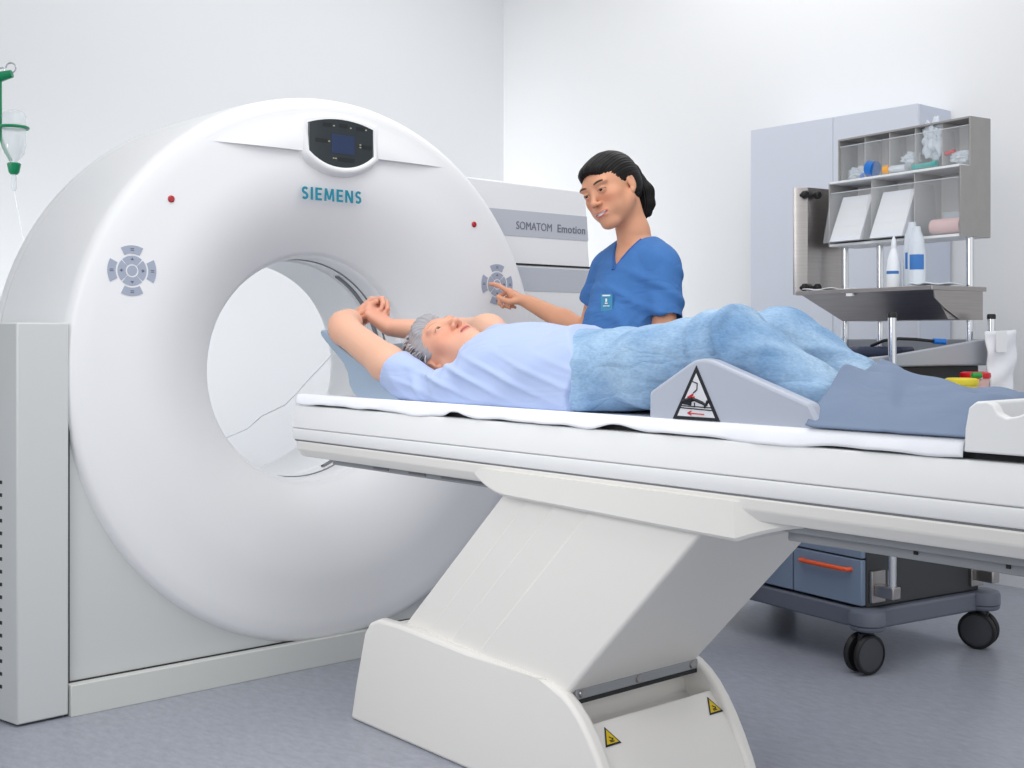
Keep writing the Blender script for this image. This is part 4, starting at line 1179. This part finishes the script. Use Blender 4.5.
# badge on the chest pocket
zb = 1.105; lb = .022; fb = .10
for f in np.linspace(.20, .05, 120):
    if C_.ev(np.array([T(lb, f, zb)]))[0] < 0: fb = f; break
def BP(l, z, h): return T(lb+l, fb+.008+h-.30*l, zb+z)
def plate(name, w0, w1, z0, z1, h0, h1, m, par):
    bm = bmesh.new(); A = [bm.verts.new(BP(a, b, h0)) for a, b in ((w0, z0), (w1, z0), (w1, z1), (w0, z1))]; Bv = [bm.verts.new(BP(a, b, h1)) for a, b in ((w0, z0), (w1, z0), (w1, z1), (w0, z1))]
    bm.faces.new(A[::-1]); bm.faces.new(Bv)
    for k in range(4): bm.faces.new((A[k], A[(k+1) % 4], Bv[(k+1) % 4], Bv[k]))
    return fin(name, bm, m, par, smooth=False)
bd = plate('name_badge', -.018, .018, -.026, .026, 0, .003, M['badge'], None)
tag(bd, 'small teal badge with white symbol on the blue scrub top', 'badge')
plate('clip', -.012, .012, .019, .023, .003, .0045, M['white'], bd)
bm = bmesh.new(); tube(bm, [BP(0, .002, .004), BP(0, .012, .004)], .003, 8); tube(bm, [BP(-.004, -.002, .004), BP(.004, -.002, .004)], .0022, 8); tube(bm, [BP(-.010, -.010, .0035), BP(.010, -.010, .0035)], .0014, 6)
fin('badge_print', bm, M['white'], bd)

# ================================================================== supply cart and its load
AX, AY, AR = 3.16, 2.061, math.radians(-8.5)
KX = Matrix.Translation((AX, AY, 0)) @ Matrix.Rotation(AR, 4, 'Z')
def K(a, b, z): return KX @ Vector((a, b, z))
cart = empty('supply_cart', (AX, AY, 0), 'grey wheeled supply cart with blue-grey drawers and orange handles', 'cart', rz=AR)
def kfin(name, bm, m, par, **k): return fin(name, bm, m, par, xf=KX, **k)
CL, CW = .52, .865
bm = bmesh.new(); box(bm, .0, CL, .0, CW, .19, .912); kfin('body', bm, M['cartdark'], cart, bevel=.004)
bm = bmesh.new(); box(bm, -.022, CL+.02, -.022, CW+.022, .128, .187); deck = kfin('base_deck', bm, M['cartbase'], cart, bevel=.008)
for a in (.0, CL):
    for b in (.0, CW):
        bm = bmesh.new(); lathe(bm, [(0, .130), (.048, .130), (.052, .134), (.0535, .137), (.0535, .143), (.050, .145), (.055, .148), (.055, .176), (.051, .186), (.040, .190), (0, .191)], (a+(.008 if a else -.008), b+(.008 if b else -.008), 0), 'z', 32)
        kfin('corner_bumper', bm, M['cartbase'], cart)
def caster(a, b, yaw):
    c = K(a, b, 0); X = Matrix.Translation(c) @ Matrix.Rotation(yaw, 4, 'Z')
    bm = bmesh.new()
    prism(bm, [(-.020, .120), (.030, .120), (.034, .085), (.018, .055), (.006, .055), (-.012, .085)], .018, 'x', -.009)
    lathe(bm, [(0, .100), (.016, .100), (.016, .128), (0, .128)], (0, 0, 0), 'z', 20)
    fk = fin('caster', bm, M['dgrey'], cart, xf=X, bevel=.002)
    for s_ in (-1, 1):
        bm = bmesh.new(); lathe(bm, [(.040, .0), (.054, .002), (.0595, .008), (.0595, .016), (.055, .021), (.050, .0215), (.050, .018)], (0, 0, 0), 'x', 36)
        lathe(bm, [(0, 0), (.040, 0)], (0, 0, 0), 'x', 36)
        Y = X @ Matrix.Translation((s_*.009, .012, .0605)) @ Matrix.Diagonal((s_, 1, 1, 1))
        fin('wheel', bm, M['black'], fk, xf=Y)
        bm = bmesh.new(); lathe(bm, [(0, .020), (.035, .020), (.050, .0185), (.0505, .016)], (0, 0, 0), 'x', 36)
        fin('wheel_cap', bm, M['dgrey'], fk, xf=Y)
caster(-.008, -.008, math.radians(78)); caster(CL+.008, -.008, math.radians(14)); caster(-.008, CW+.008, math.radians(10)); caster(CL+.008, CW+.008, math.radians(-30))
for r in range(5):
    z0 = .196+.1425*r; z1 = z0+.1375
    for c in range(3):
        y0 = .006+.2845*c; y1 = y0+.279
        bm = bmesh.new(); box(bm, -.018, .002, y0, y1, z0, z1); d = kfin('drawer', bm, M['cartblue'], cart, bevel=.003, seg=2)
        bm = bmesh.new(); ym = (y0+y1)/2; zz = z1-.032
        tube(bm, [(-.016, ym-.100, zz), (-.034, ym-.094, zz), (-.037, ym-.080, zz), (-.038, ym, zz), (-.037, ym+.080, zz), (-.034, ym+.094, zz), (-.016, ym+.100, zz)], [.0065, .0068, .007, .0072, .007, .0068, .0065], 12)
        kfin('handle', bm, M['orange'], d)
# top tray
bm = bmesh.new(); box(bm, -.025, CL+.03, -.025, CW+.03, .912, .940); kfin('worktop', bm, M['cartgrey'], cart, bevel=.006)
bm = bmesh.new(); prism(bm, [(-.025, .914), (-.025, .943), (.06, .948), (.30, .975), (.46, .994), (CL+.03, .996), (CL+.03, .914)], .016, 'y', -.041); kfin('worktop_rim', bm, M['cartgrey'], cart, bevel=.005)
bm = bmesh.new(); box(bm, CL+.014, CL+.03, -.025, CW+.03, .935, .996); kfin('worktop_rim', bm, M['cartgrey'], cart, bevel=.005)
bm = bmesh.new(); box(bm, -.025, CL+.03, CW+.016, CW+.03, .935, .996); kfin('worktop_rim', bm, M['cartgrey'], cart, bevel=.005)
# side posts with clamps
for a in (.038, .500):
    bm = bmesh.new(); cyl(bm, (a, -.062, .235), (a, -.062, 1.063), .0125, 24); p_ = kfin('side_post', bm, M['chrome'], cart)
    bm = bmesh.new(); lathe(bm, [(0, 1.060), (.0135, 1.060), (.0135, 1.072), (.011, 1.076), (0, 1.076)], (a, -.062, 0), 'z', 24); kfin('post_cap', bm, M['black'], p_)
    bm = bmesh.new(); box(bm, a-.030, a+.030, -.012, 0, .205, .300); kfin('clamp_plate', bm, M['steel'], cart, bevel=.002)
    bm = bmesh.new(); box(bm, a-.018, a+.018, -.080, -.010, .225, .262); kfin('post_clamp', bm, M['steel'], cart, bevel=.004)
# rear posts that carry shelf and dispenser
for b in (.018, .385, .545):
    bm = bmesh.new(); cyl(bm, (.500, b, .93), (.500, b, 1.335), .0125, 24); kfin('rear_post', bm, M['chrome'], cart)
# steel end panel with knobs
bm = bmesh.new(); prism(bm, [(.560, .603), (.371, .603), (.342, .628), (.336, .640), (.342, .645), (.376, .611), (.560, .611)], .385, 'z', 1.155)
ep = kfin('end_panel', bm, M['steel'], cart, bevel=.001)
for a, b, z in ((.352, .612, 1.512), (.400, .598, 1.512), (.352, .612, 1.180), (.400, .598, 1.180)):
    bm = bmesh.new(); lathe(bm, [(0, -.026), (.010, -.026), (.014, -.022), (.0145, -.010), (.008, -.006), (.006, .006)], (a, b, z), 'y', 20)
    kfin('knob', bm, M['black'], ep)
# steel shelf: plate with sloped tray below
bm = bmesh.new(); box(bm, .283, .550, -.008, .575, 1.150, 1.165); sh = kfin('shelf_plate', bm, M['steel'], cart, bevel=.002)
bm = bmesh.new()
tp = [(.300, .0), (.533, .0), (.533, .565), (.300, .565)]; bt_ = [(.372, .0), (.533, .0), (.533, .440), (.372, .440)]
A = [bm.verts.new((a, b, 1.151)) for a, b in tp]; Bq = [bm.verts.new((a, b, 1.058)) for a, b in bt_]
bm.faces.new(A[::-1]); bm.faces.new(Bq)
for k in range(4): bm.faces.new((A[k], A[(k+1) % 4], Bq[(k+1) % 4], Bq[k]))
tr = kfin('shelf_tray', bm, M['steel'], cart, bevel=.002, smooth=False)
bm = bmesh.new(); prism(bm, [(.296, 1.150), (.300, 1.125), (.345, 1.095), (.420, 1.058), (.533, 1.058), (.533, 1.150)], .004, 'y', -.006); kfin('tray_end', bm, M['steel'], cart, smooth=False)
bm = bmesh.new(); lathe(bm, [(0, 1.140), (.014, 1.140), (.014, 1.150)], (.290, .33, 0), 'z', 20); kfin('screw_knob', bm, M['white'], cart)

# dispenser with tilting bins, standing on the posts
dp = empty('bin_dispenser', tuple(K(.505, .28, 1.325)), 'grey wall-style dispenser with two rows of clear tilting bins above the steel shelf', 'dispenser', rz=AR)
so = [(.431, 1.325), (.581, 1.325), (.581, 1.713), (.478, 1.713), (.478, 1.553), (.431, 1.553)]
DW = .56
for b in (.0, DW-.006):
    bm = bmesh.new(); prism(bm, so, .006, 'y', b); kfin('side_panel', bm, M['dispgrey'], dp, bevel=.001, seg=1)
def dbox(name, m, *b, **k):
    bm = bmesh.new(); box(bm, *b); return kfin(name, bm, m, k.pop('par', dp), **k)
dbox('back_panel', M['dispback'], .575, .581, .006, DW-.006, 1.325, 1.713)
dbox('top_panel', M['dispgrey'], .480, .575, .006, DW-.006, 1.707, 1.713)
dbox('middle_shelf', M['white'], .429, .575, .006, DW-.006, 1.548, 1.556, bevel=.001)
dbox('bottom_shelf', M['white'], .429, .575, .006, DW-.006, 1.325, 1.334, bevel=.001)
def binn(y0, y1, z0, z1, xf, depth, tilt):
    """clear bin: front, two sides and bottom, the front leaning out by 'tilt'"""
    t = .0025
    bm = bmesh.new()
    prism(bm, [(xf, z0), (xf+t, z0), (xf+t-tilt, z1), (xf-tilt, z1)], y1-y0, 'y', y0)
    r = kfin('clear_bin', bm, M['acryl'], dp, smooth=False)
    for y in (y0, y1-t):
        bm = bmesh.new(); prism(bm, [(xf+t, z0), (xf+depth, z0), (xf+depth*.8, z1), (xf+t-tilt, z1)], t, 'y', y); kfin('bin_side', bm, M['acryl'], r, smooth=False)
    bm = bmesh.new(); box(bm, xf+t, xf+depth, y0+t, y1-t, z0, z0+t); kfin('bin_bottom', bm, M['acryl'], r, smooth=False)
    bm = bmesh.new(); tube(bm, [(xf-tilt, y0, z1), (xf-tilt, y1, z1)], .0018, 6); kfin('bin_rim', bm, M['acryl2'], r)
    return r
w5 = (DW-.016)/5
for i in range(5):
    y0 = .008+w5*i
    binn(y0+.002, y0+w5-.002, 1.559, 1.685, .484, .075, .004)
    if i: dbox('divider', M['dispback'], .488, .575, y0-.001, y0+.001, 1.556, 1.707, smooth=False)
w3 = (DW-.016)/3
for i in range(3):
    y0 = .008+w3*i
    binn(y0+.002, y0+w3-.002, 1.337, 1.515, .436 if i == 0 else .392, .12, .004 if i == 0 else -.040)
    if i: dbox('divider', M['dispback'], .440, .575, y0-.001, y0+.001, 1.334, 1.548, smooth=False)
# contents of the bins
def kthing(name, bm, m, label, cat, group=None, **k):
    o = fin(name, bm, m, None, xf=KX, **k); tag(o, label, cat, group); return o
for i, lab in ((1, 'stack of white paper cards leaning in the middle lower clear bin'), (2, 'stack of white paper cards in the lower clear bin nearest the steel end panel')):
    y0 = .008+w3*i+.022; root = None
    bm = bmesh.new()
    prism(bm, [(.404, 1.341), (.480, 1.341), (.560, 1.490), (.545, 1.510), (.474, 1.502)], w3-.044, 'y', y0)
    root = kthing('card_stack', bm, M['paper'], lab, 'card stack', 'card stacks in the lower clear bins', smooth=False)
    bm = bmesh.new()
    for k in range(4): prism(bm, [(.4120+.0130*k, 1.362+.030*k), (.4150+.0130*k, 1.362+.030*k), (.4270+.0130*k, 1.388+.030*k), (.4230+.0130*k, 1.388+.030*k)], w3-.048, 'y', y0+.002)
    kfin('top_cards', bm, M['white'], root, smooth=False)
bm = bmesh.new(); cyl(bm, (.47, .020, 1.364), (.47, .135, 1.364), .026, 28); r = kthing('paper_roll', bm, M['pink'], 'pale pink roll lying in the lower clear bin at the grey end', 'roll')
bm = bmesh.new(); lathe(bm, [(0, -.001), (.020, -.001), (.0225, 0), (.0225, .004)], (.47, .0185, 1.364), 'y', 24); kfin('roll_end', bm, M['dispgrey'], r)
bm = bmesh.new(); box(bm, .566, .573, .030, .075, 1.40, 1.53); kthing('switch_plate', bm, M['white'], 'cream plate on the back of the lower right bin', 'plate', bevel=.002)
bm = bmesh.new(); cyl(bm, (.500, .405, 1.592), (.500, .435, 1.598), .027, 28); r = kthing('blue_cap', bm, M['blue'], 'bright blue round cap in the upper bins', 'cap')
bm = bmesh.new(); cyl(bm, (.505, .428, 1.578), (.505, .472, 1.572), .011, 18); kfin('cap_collar', bm, M['blue'], r)
bm = bmesh.new(); cyl(bm, (.498, .338, 1.582), (.498, .362, 1.583), .0165, 24); r = kthing('amber_tube', bm, M['yelloworange'], 'amber orange capped tube lying in the upper bins', 'tube')
bm = bmesh.new(); cyl(bm, (.498, .270, 1.580), (.498, .338, 1.582), .0125, 20); kfin('tube_barrel', bm, M['plastic'], r)
bm = bmesh.new(); cyl(bm, (.494, .155, 1.578), (.494, .240, 1.576), .0095, 18); r = kthing('green_tube', bm, M['green'], 'teal green tube lying in the upper bins under the plastic bag', 'tube')
bm = bmesh.new(); cyl(bm, (.494, .140, 1.578), (.494, .155, 1.578), .0125, 18); kfin('tube_cap', bm, M['green'], r)
def crumple(name, c, r, m, label, cat, seed, sc=(1, 1, 1)):
    bm = bmesh.new(); bmesh.ops.create_icosphere(bm, subdivisions=4, radius=1)
    for v in bm.verts:
        p = v.co
        n = 1+.22*math.sin(p.x*7+seed)*math.sin(p.y*6+seed*2)+.14*math.sin(p.z*13+p.x*9+seed)+.07*math.sin(p.y*23+seed)
        v.co = Vector((c[0]+p.x*r*sc[0]*n, c[1]+p.y*r*sc[1]*n, c[2]+p.z*r*sc[2]*n))
    return kthing(name, bm, m, label, cat)
crumple('plastic_bag', (.510, .165, 1.660), .045, M['plastic'], 'crumpled clear plastic bag sticking up out of the upper bins', 'plastic bag', 1.2, (.55, .95, 1.35))
crumple('wrapped_dressing', (.515, .260, 1.610), .030, M['plastic'], 'small clear wrapped dressing in the middle upper bin', 'dressing', 3.1, (.6, 1.2, .7))
crumple('wrapped_swabs', (.515, .055, 1.590), .034, M['plastic'], 'clear wrapped swabs in the upper bin at the grey end', 'swabs', 5.3, (.6, 1.2, .6))
crumple('wrapped_tubing', (.515, .495, 1.588), .034, M['plastic'], 'clear wrapped tubing in the upper bin furthest from the grey end', 'tubing', 7.7, (.6, 1.3, .6))
bm = bmesh.new(); cyl(bm, (.498, .075, 1.612), (.498, .110, 1.606), .006, 12); kthing('needle_cap', bm, M['redlid'], 'small reddish cap on the wrapped swabs', 'cap')
bm = bmesh.new(); box(bm, .545, .565, .08, .16, 1.345, 1.42); kthing('small_packet', bm, M['plastic'], 'clear packet behind the pale pink roll', 'packet', bevel=.004)
# bottles on the steel shelf
bm = bmesh.new(); lathe(bm, [(0, 1.166), (.022, 1.166), (.024, 1.170), (.024, 1.225), (.020, 1.260), (.012, 1.285), (.008, 1.295), (0, 1.295)], (.35, .198, 0), 'z', 32)
r = kthing('white_bottle', bm, M['bottle'], 'white squeeze bottle with pointed nozzle on the steel shelf', 'bottle')
bm = bmesh.new(); lathe(bm, [(.008, 1.293), (.009, 1.297), (.008, 1.318), (.003, 1.334), (0, 1.334)], (.35, .198, 0), 'z', 24); kfin('nozzle', bm, M['bottle'], r)
bm = bmesh.new(); lathe(bm, [(.0242, 1.210), (.0246, 1.211), (.0246, 1.219), (.0242, 1.220)], (.35, .198, 0), 'z', 32, t0=math.radians(150), t1=math.radians(260)); kfin('label_bands', bm, M['label'], r)
for (a, b, hh, lab) in ((.365, .118, .195, 'clear plastic bottle with blue label on the steel shelf'), (.400, .165, .215, 'clear plastic bottle behind the white squeeze bottle')):
    bm = bmesh.new(); lathe(bm, [(0, 1.166), (.025, 1.166), (.028, 1.170), (.028, 1.166+hh*.55), (.024, 1.166+hh*.78), (.014, 1.166+hh*.92), (.012, 1.166+hh), (0, 1.166+hh)], (a, b, 0), 'z', 32)
    r = kthing('clear_bottle', bm, M['plastic'], lab, 'bottle', 'clear bottles on the steel shelf')
    bm = bmesh.new(); lathe(bm, [(.0282, 1.166+hh*.28), (.0286, 1.166+hh*.29), (.0286, 1.166+hh*.52), (.0282, 1.166+hh*.53)], (a, b, 0), 'z', 32, t0=math.radians(170), t1=math.radians(270)); kfin('bottle_label', bm, M['label'], r)
def sheetlet(name, pts, z, m, label, cat, seed, th=.003):
    V, F = [], []; n = 14
    P = [np.array(p) for p in pts]
    for i in range(n+1):
        for j in range(n+1):
            u, v = i/n, j/n; q = P[0]*(1-u)*(1-v)+P[1]*u*(1-v)+P[2]*u*v+P[3]*(1-u)*v
            w_ = K(q[0], q[1], z+.004+.003*math.sin(u*9+seed)*math.sin(v*7+seed)); V.append(tuple(w_))
    for i in range(n):
        for j in range(n): a = i*(n+1)+j; F.append((a, a+1, a+n+2, a+n+1))
    o = mesh_obj(name, V, F, m); s = o.modifiers.new('t', 'SOLIDIFY'); s.thickness = th; tag(o, label, cat); return o
sheetlet('paper_towel', [(.29, .55), (.42, .57), (.42, .40), (.29, .42)], 1.1665, M['paper'], 'flat white paper towel on the far end of the steel shelf', 'paper towel', 1)
sheetlet('gauze_cloth', [(.283, .02), (.45, .0), (.47, .11), (.30, .10)], 1.1665, M['plastic'], 'crumpled pale wrap on the near end of the steel shelf', 'wrap', 2, .004)
# cuff and cable on the worktop
bm = bmesh.new(); prism(bm, [(.03, .30), (.05, .20), (.10, .12), (.25, .08), (.36, .12), (.38, .30), (.22, .38), (.08, .37)], .030, 'z', .942)
kthing('vinyl_cuff', bm, M['navy'], 'dark navy vinyl cuff lying on the cart worktop', 'cuff', bevel=.010)
bm = bmesh.new()
tube(bm, [K(.20, .16, .975), K(.19, .10, .992), K(.20, .05, .998), K(.24, .02, .996), K(.30, .0, .990)], .005, 10)
r = fin('cable', bm, M['black'], None); tag(r, 'black cable with blue plug on the cart worktop', 'cable')
bm = bmesh.new(); tube(bm, [K(.30, .0, .990), K(.34, -.012, .988)], .009, 12); fin('plug', bm, M['blue'], r)
# sharps shelf at the side of the cart
bm = bmesh.new(); box(bm, .10, .53, -.26, -.045, .800, .806); sd_ = kthing('side_tray', bm, M['steel'], 'small steel tray clamped to the side of the supply cart', 'tray', bevel=.001)
bm = bmesh.new(); box(bm, .30, .34, -.045, -.0, .790, .806); kfin('tray_bracket', bm, M['steel'], sd_)
def tub(c, r0, r1, h, body, lid, label, lidlab):
    bm = bmesh.new(); lathe(bm, [(0, 0), (r0, 0), (r0+.002, .003), (r1, h), (r1-.003, h), (r0-.002, .005), (0, .005)], (c[0], c[1], c[2]), 'z', 36)
    r = kthing('sharps_container', bm, body, label, 'container')
    bm = bmesh.new(); lathe(bm, [(r1+.002, h-.008), (r1+.004, h-.002), (r1+.003, h+.008), (r1-.006, h+.012), (0, h+.012)], (c[0], c[1], c[2]), 'z', 36)
    tag(kfin('lid', bm, lid, r), lidlab); return r
tub((.350, -.115, .8065), .034, .042, .078, M['pink'], M['redlid'], 'clear reddish sharps container with bright red lid beside the blanket', 'bright red lid')
tub((.240, -.150, .8065), .038, .046, .062, M['yellow'], M['yellow'], 'yellow tub beside the red-lidded container', None)
bm = bmesh.new(); cyl(bm, K(.255, -.175, .8890), K(.280, -.190, .8890), .008, 14); r = fin('green_clip', bm, M['greenclip'], None); tag(r, 'small green plastic clip lying on the yellow tub', 'clip')
bm = bmesh.new(); tube(bm, [K(.280, -.190, .882), K(.300, -.175, .878), K(.310, -.160, .872)], .004, 8); fin('clip_tail', bm, M['plastic'], r)
bm = bmesh.new(); box(bm, .108, .192, -.125, -.055, .8065, .852); kthing('supply_box', bm, M['cartgrey'], 'small grey box on the side tray of the cart', 'box', bevel=.004)
bm = bmesh.new(); cyl(bm, K(.115, -.08, .8645), K(.185, -.08, .8645), .012, 14); o = fin('teal_tube', bm, M['green'], None); tag(o, 'teal plastic tube lying on the small grey box beside the cart side post', 'tube')
# hanging glove bag
V, F = [], []; n = 16
gp = [(.445, 1.020), (.590, 1.026), (.585, .820), (.465, .815)]
for i in range(n+1):
    for j in range(n+1):
        u, v = i/n, j/n
        a = (gp[0][0]*(1-u)+gp[1][0]*u)*(1-v)+(gp[3][0]*(1-u)+gp[2][0]*u)*v; z = (gp[0][1]*(1-u)+gp[1][1]*u)*(1-v)+(gp[3][1]*(1-u)+gp[2][1]*u)*v
        V.append(tuple(K(a+.010*math.sin(v*5)*u, -.084-.012*math.sin(PI*u)+.004*math.sin(v*14+u*5), z)))
for i in range(n):
    for j in range(n): a = i*(n+1)+j; F.append((a, a+1, a+n+2, a+n+1))
gb = mesh_obj('paper_bag', V, F, M['paper']); s = gb.modifiers.new('t', 'SOLIDIFY'); s.thickness = .006; tag(gb, 'white paper bag hanging from the side post of the cart', 'paper bag')
bm = bmesh.new(); prism(bm, [(.470, 1.02), (.520, 1.022), (.520, .955), (.472, .955)], .003, 'y', -.1035); kfin('folded_flap', bm, M['white'], gb, smooth=False)

# tall cabinet against the right wall
cb = empty('tall_cabinet', (4.56, 2.9, 0), 'tall pale laminate cabinet against the wall behind the supply cart', 'cabinet')
bm = bmesh.new(); box(bm, 4.448, XW-.014, 2.655, 3.50, .08, 1.952); fin('cabinet_body', bm, M['cabshade'], cb, bevel=.002)
bm = bmesh.new(); box(bm, 4.46, XW-.02, 2.67, 3.49, .0, .08); fin('toe_kick', bm, M['gapg'], cb, smooth=False)
for y0, y1 in ((2.655, 3.057), (3.0595, 3.50)):
    bm = bmesh.new(); box(bm, 4.430, 4.447, y0, y1, 0.085, 1.952); d = fin('cabinet_door', bm, M['cabm'], cb, bevel=.0015)

# infusion stand at the far side of the scanner
def Q(px_, z, d=4.32):
    l = (px_-512)/1208*d; return Vector((l*CC+d*SS, -l*SS+d*CC, z))
sp_ = Q(-14, 0)
iv = empty('infusion_stand', (sp_.x, sp_.y, 0), 'infusion stand with green arm behind the scanner at the edge of the room', 'infusion stand')
bm = bmesh.new(); cyl(bm, (sp_.x, sp_.y, .05), (sp_.x, sp_.y, 2.0), .011, 16); fin('pole', bm, M['chrome'], iv)
bm = bmesh.new()
for k in range(5):
    t = 2*PI*k/5; tube(bm, [(sp_.x, sp_.y, .075), (sp_.x+.26*math.cos(t), sp_.y+.26*math.sin(t), .045)], [.014, .010], 10)
    lathe(bm, [(0, -.012), (.024, -.012), (.024, .012), (0, .012)], (sp_.x+.26*math.cos(t), sp_.y+.26*math.sin(t), .0245), 'y', 16)
fin('wheeled_base', bm, M['chrome'], iv)
top_ = Q(-14, 1.93)
bm = bmesh.new(); tube(bm, [Q(-14, 1.925), Q(1, 1.935), Q(12, 1.945)], [.017, .018, .014], 12); ar = fin('arm', bm, M['ivgreen'], iv)
bm = bmesh.new(); tube(bm, [Q(-8, 1.960), Q(3, 1.968), Q(7, 1.950)], .0035, 8); fin('wire_hook', bm, M['chrome'], ar)
pts = [Q(11+5*math.cos(t), 1.966+.018*math.sin(t)) for t in np.linspace(-2.2, 3.2, 16)]
bm = bmesh.new(); tube(bm, pts, .0032, 8); fin('wire_hook', bm, M['chrome'], ar)
hd = empty('bottle_holder', tuple(Q(12, 1.62)), 'green plastic bottle holder hanging from the infusion stand', 'bottle holder')
bm = bmesh.new(); tube(bm, [Q(0, 1.93), Q(0, 1.86), Q(0.5, 1.72), Q(4, 1.68), Q(11, 1.635)], .0065, 10); fin('hanger_strap', bm, M['ivgreen'], hd)
c_ = Q(14, 0)
bm = bmesh.new(); tube(bm, [(c_.x+.047*math.cos(t), c_.y+.047*math.sin(t), 1.752) for t in np.linspace(0, 2*PI, 33)[:-1]], .0055, 10, closed=True); fin('ring', bm, M['ivgreen'], hd)
bm = bmesh.new(); lathe(bm, [(0, 1.585), (.012, 1.585), (.018, 1.592), (.024, 1.622), (.020, 1.626), (0, 1.626)], (c_.x, c_.y, 0), 'z', 28); fin('cup', bm, M['ivgreen'], hd)
bm = bmesh.new(); lathe(bm, [(0, 1.812), (.025, 1.812), (.036, 1.806), (.041, 1.795), (.041, 1.690), (.034, 1.660), (.014, 1.634), (.013, 1.627), (0, 1.627)], (c_.x, c_.y, 0), 'z', 36)
bt = fin('infusion_bottle', bm, M['glass'], None); tag(bt, 'clear infusion bottle held upside down in the green holder', 'bottle')
bm = bmesh.new(); lathe(bm, [(0, 1.584), (.007, 1.584), (.010, 1.575), (.010, 1.535), (.005, 1.525), (0, 1.525)], (c_.x, c_.y, 0), 'z', 20)
dc = fin('drip_chamber', bm, M['glass'], None); tag(dc, 'clear drip chamber below the infusion bottle', 'drip chamber')
bm = bmesh.new()
def at(px_, py_, d): return Q(px_, 1+(338-py_)/1208*d, d)
raw = [Q(14, 1.526), Q(17, 1.48), Q(21, 1.40), Q(27, 1.30), Q(36, 1.0), Q(60, .75, 4.4), Q(130, .60, 4.55), at(228, 437, 4.45), at(247, 429, 4.35), at(262, 416, 4.25), at(285, 405, 4.1), at(297, 393, 4.0), at(310, 378, 3.85), at(318, 370, 3.75), at(327, 360, 3.6), at(336, 350, 3.5), at(345, 348, 3.42)]
tube(bm, raw, .0022, 6)
o = fin('infusion_tube', bm, M['tube'], dc)

# ================================================================== camera, light
cam = bpy.data.cameras.new('camera'); co = bpy.data.objects.new('camera', cam); COL.objects.link(co)
cam.sensor_width = 36; cam.lens = 36*1208/1024; cam.shift_y = -46/1024; cam.clip_start = .05
co.location = (0, 0, 1); co.rotation_euler = (PI/2, 0, -math.atan2(SS, CC))
scene.camera = co
w = bpy.data.worlds.new('world'); scene.world = w; w.use_nodes = True
nt = w.node_tree; bg = nt.nodes['Background']
tc = nt.nodes.new('ShaderNodeTexCoord'); dt = nt.nodes.new('ShaderNodeVectorMath'); dt.operation = 'DOT_PRODUCT'; dt.inputs[1].default_value = (-.10, -.88, .46)
mr = nt.nodes.new('ShaderNodeMapRange'); mr.inputs['From Min'].default_value = -.3; mr.inputs['From Max'].default_value = 1; mr.inputs['To Min'].default_value = .22; mr.inputs['To Max'].default_value = 1.16
nt.links.new(tc.outputs['Generated'], dt.inputs[0]); nt.links.new(dt.outputs['Value'], mr.inputs['Value']); nt.links.new(mr.outputs['Result'], bg.inputs[1])
bg.inputs[0].default_value = (.985, .99, 1, 1)
def area(name, loc, to, sx, sy, power, col=(1, 1, 1), spread=180):
    l = bpy.data.lights.new(name, 'AREA'); l.shape = 'RECTANGLE'; l.size = sx; l.size_y = sy; l.energy = power; l.color = col; l.spread = math.radians(spread)
    o = bpy.data.objects.new(name, l); COL.objects.link(o); o.location = loc
    o.rotation_euler = (Vector(to)-Vector(loc)).to_track_quat('-Z', 'Y').to_euler(); return o
area('overhead_light', (1.6, 2.0, 3.1), (1.6, 2.0, 0), 2.0, 1.4, 26)
area('overhead_light', (4.1, 3.1, 3.3), (4.1, 3.1, 0), 1.0, 1.8, 14)
area('overhead_light', (2.9, 4.6, 3.3), (2.9, 4.6, 0), 2.4, .8, 10)  # unseen lamp added to brighten the back wall behind the scanner
area('fill_light', (-1.5, 4.4, .9), (3.2, 5.5, .8), .9, 1.0, 15, spread=40)  # no window here: lamp added to brighten the wall seen through the bore
area('fill_light', (-.3, 1.9, 1.6), (1.74, 2.1, .75), 1.2, 1.2, 6.5, spread=90)  # unseen lamp added inside the room to brighten the table's near side
vs = scene.view_settings; vs.view_transform = 'Standard'; vs.look = 'None'; vs.exposure = 0; vs.gamma = 1; vs.use_curve_mapping = False
scene.cycles.use_denoising = True
scene.cycles.max_bounces = 8
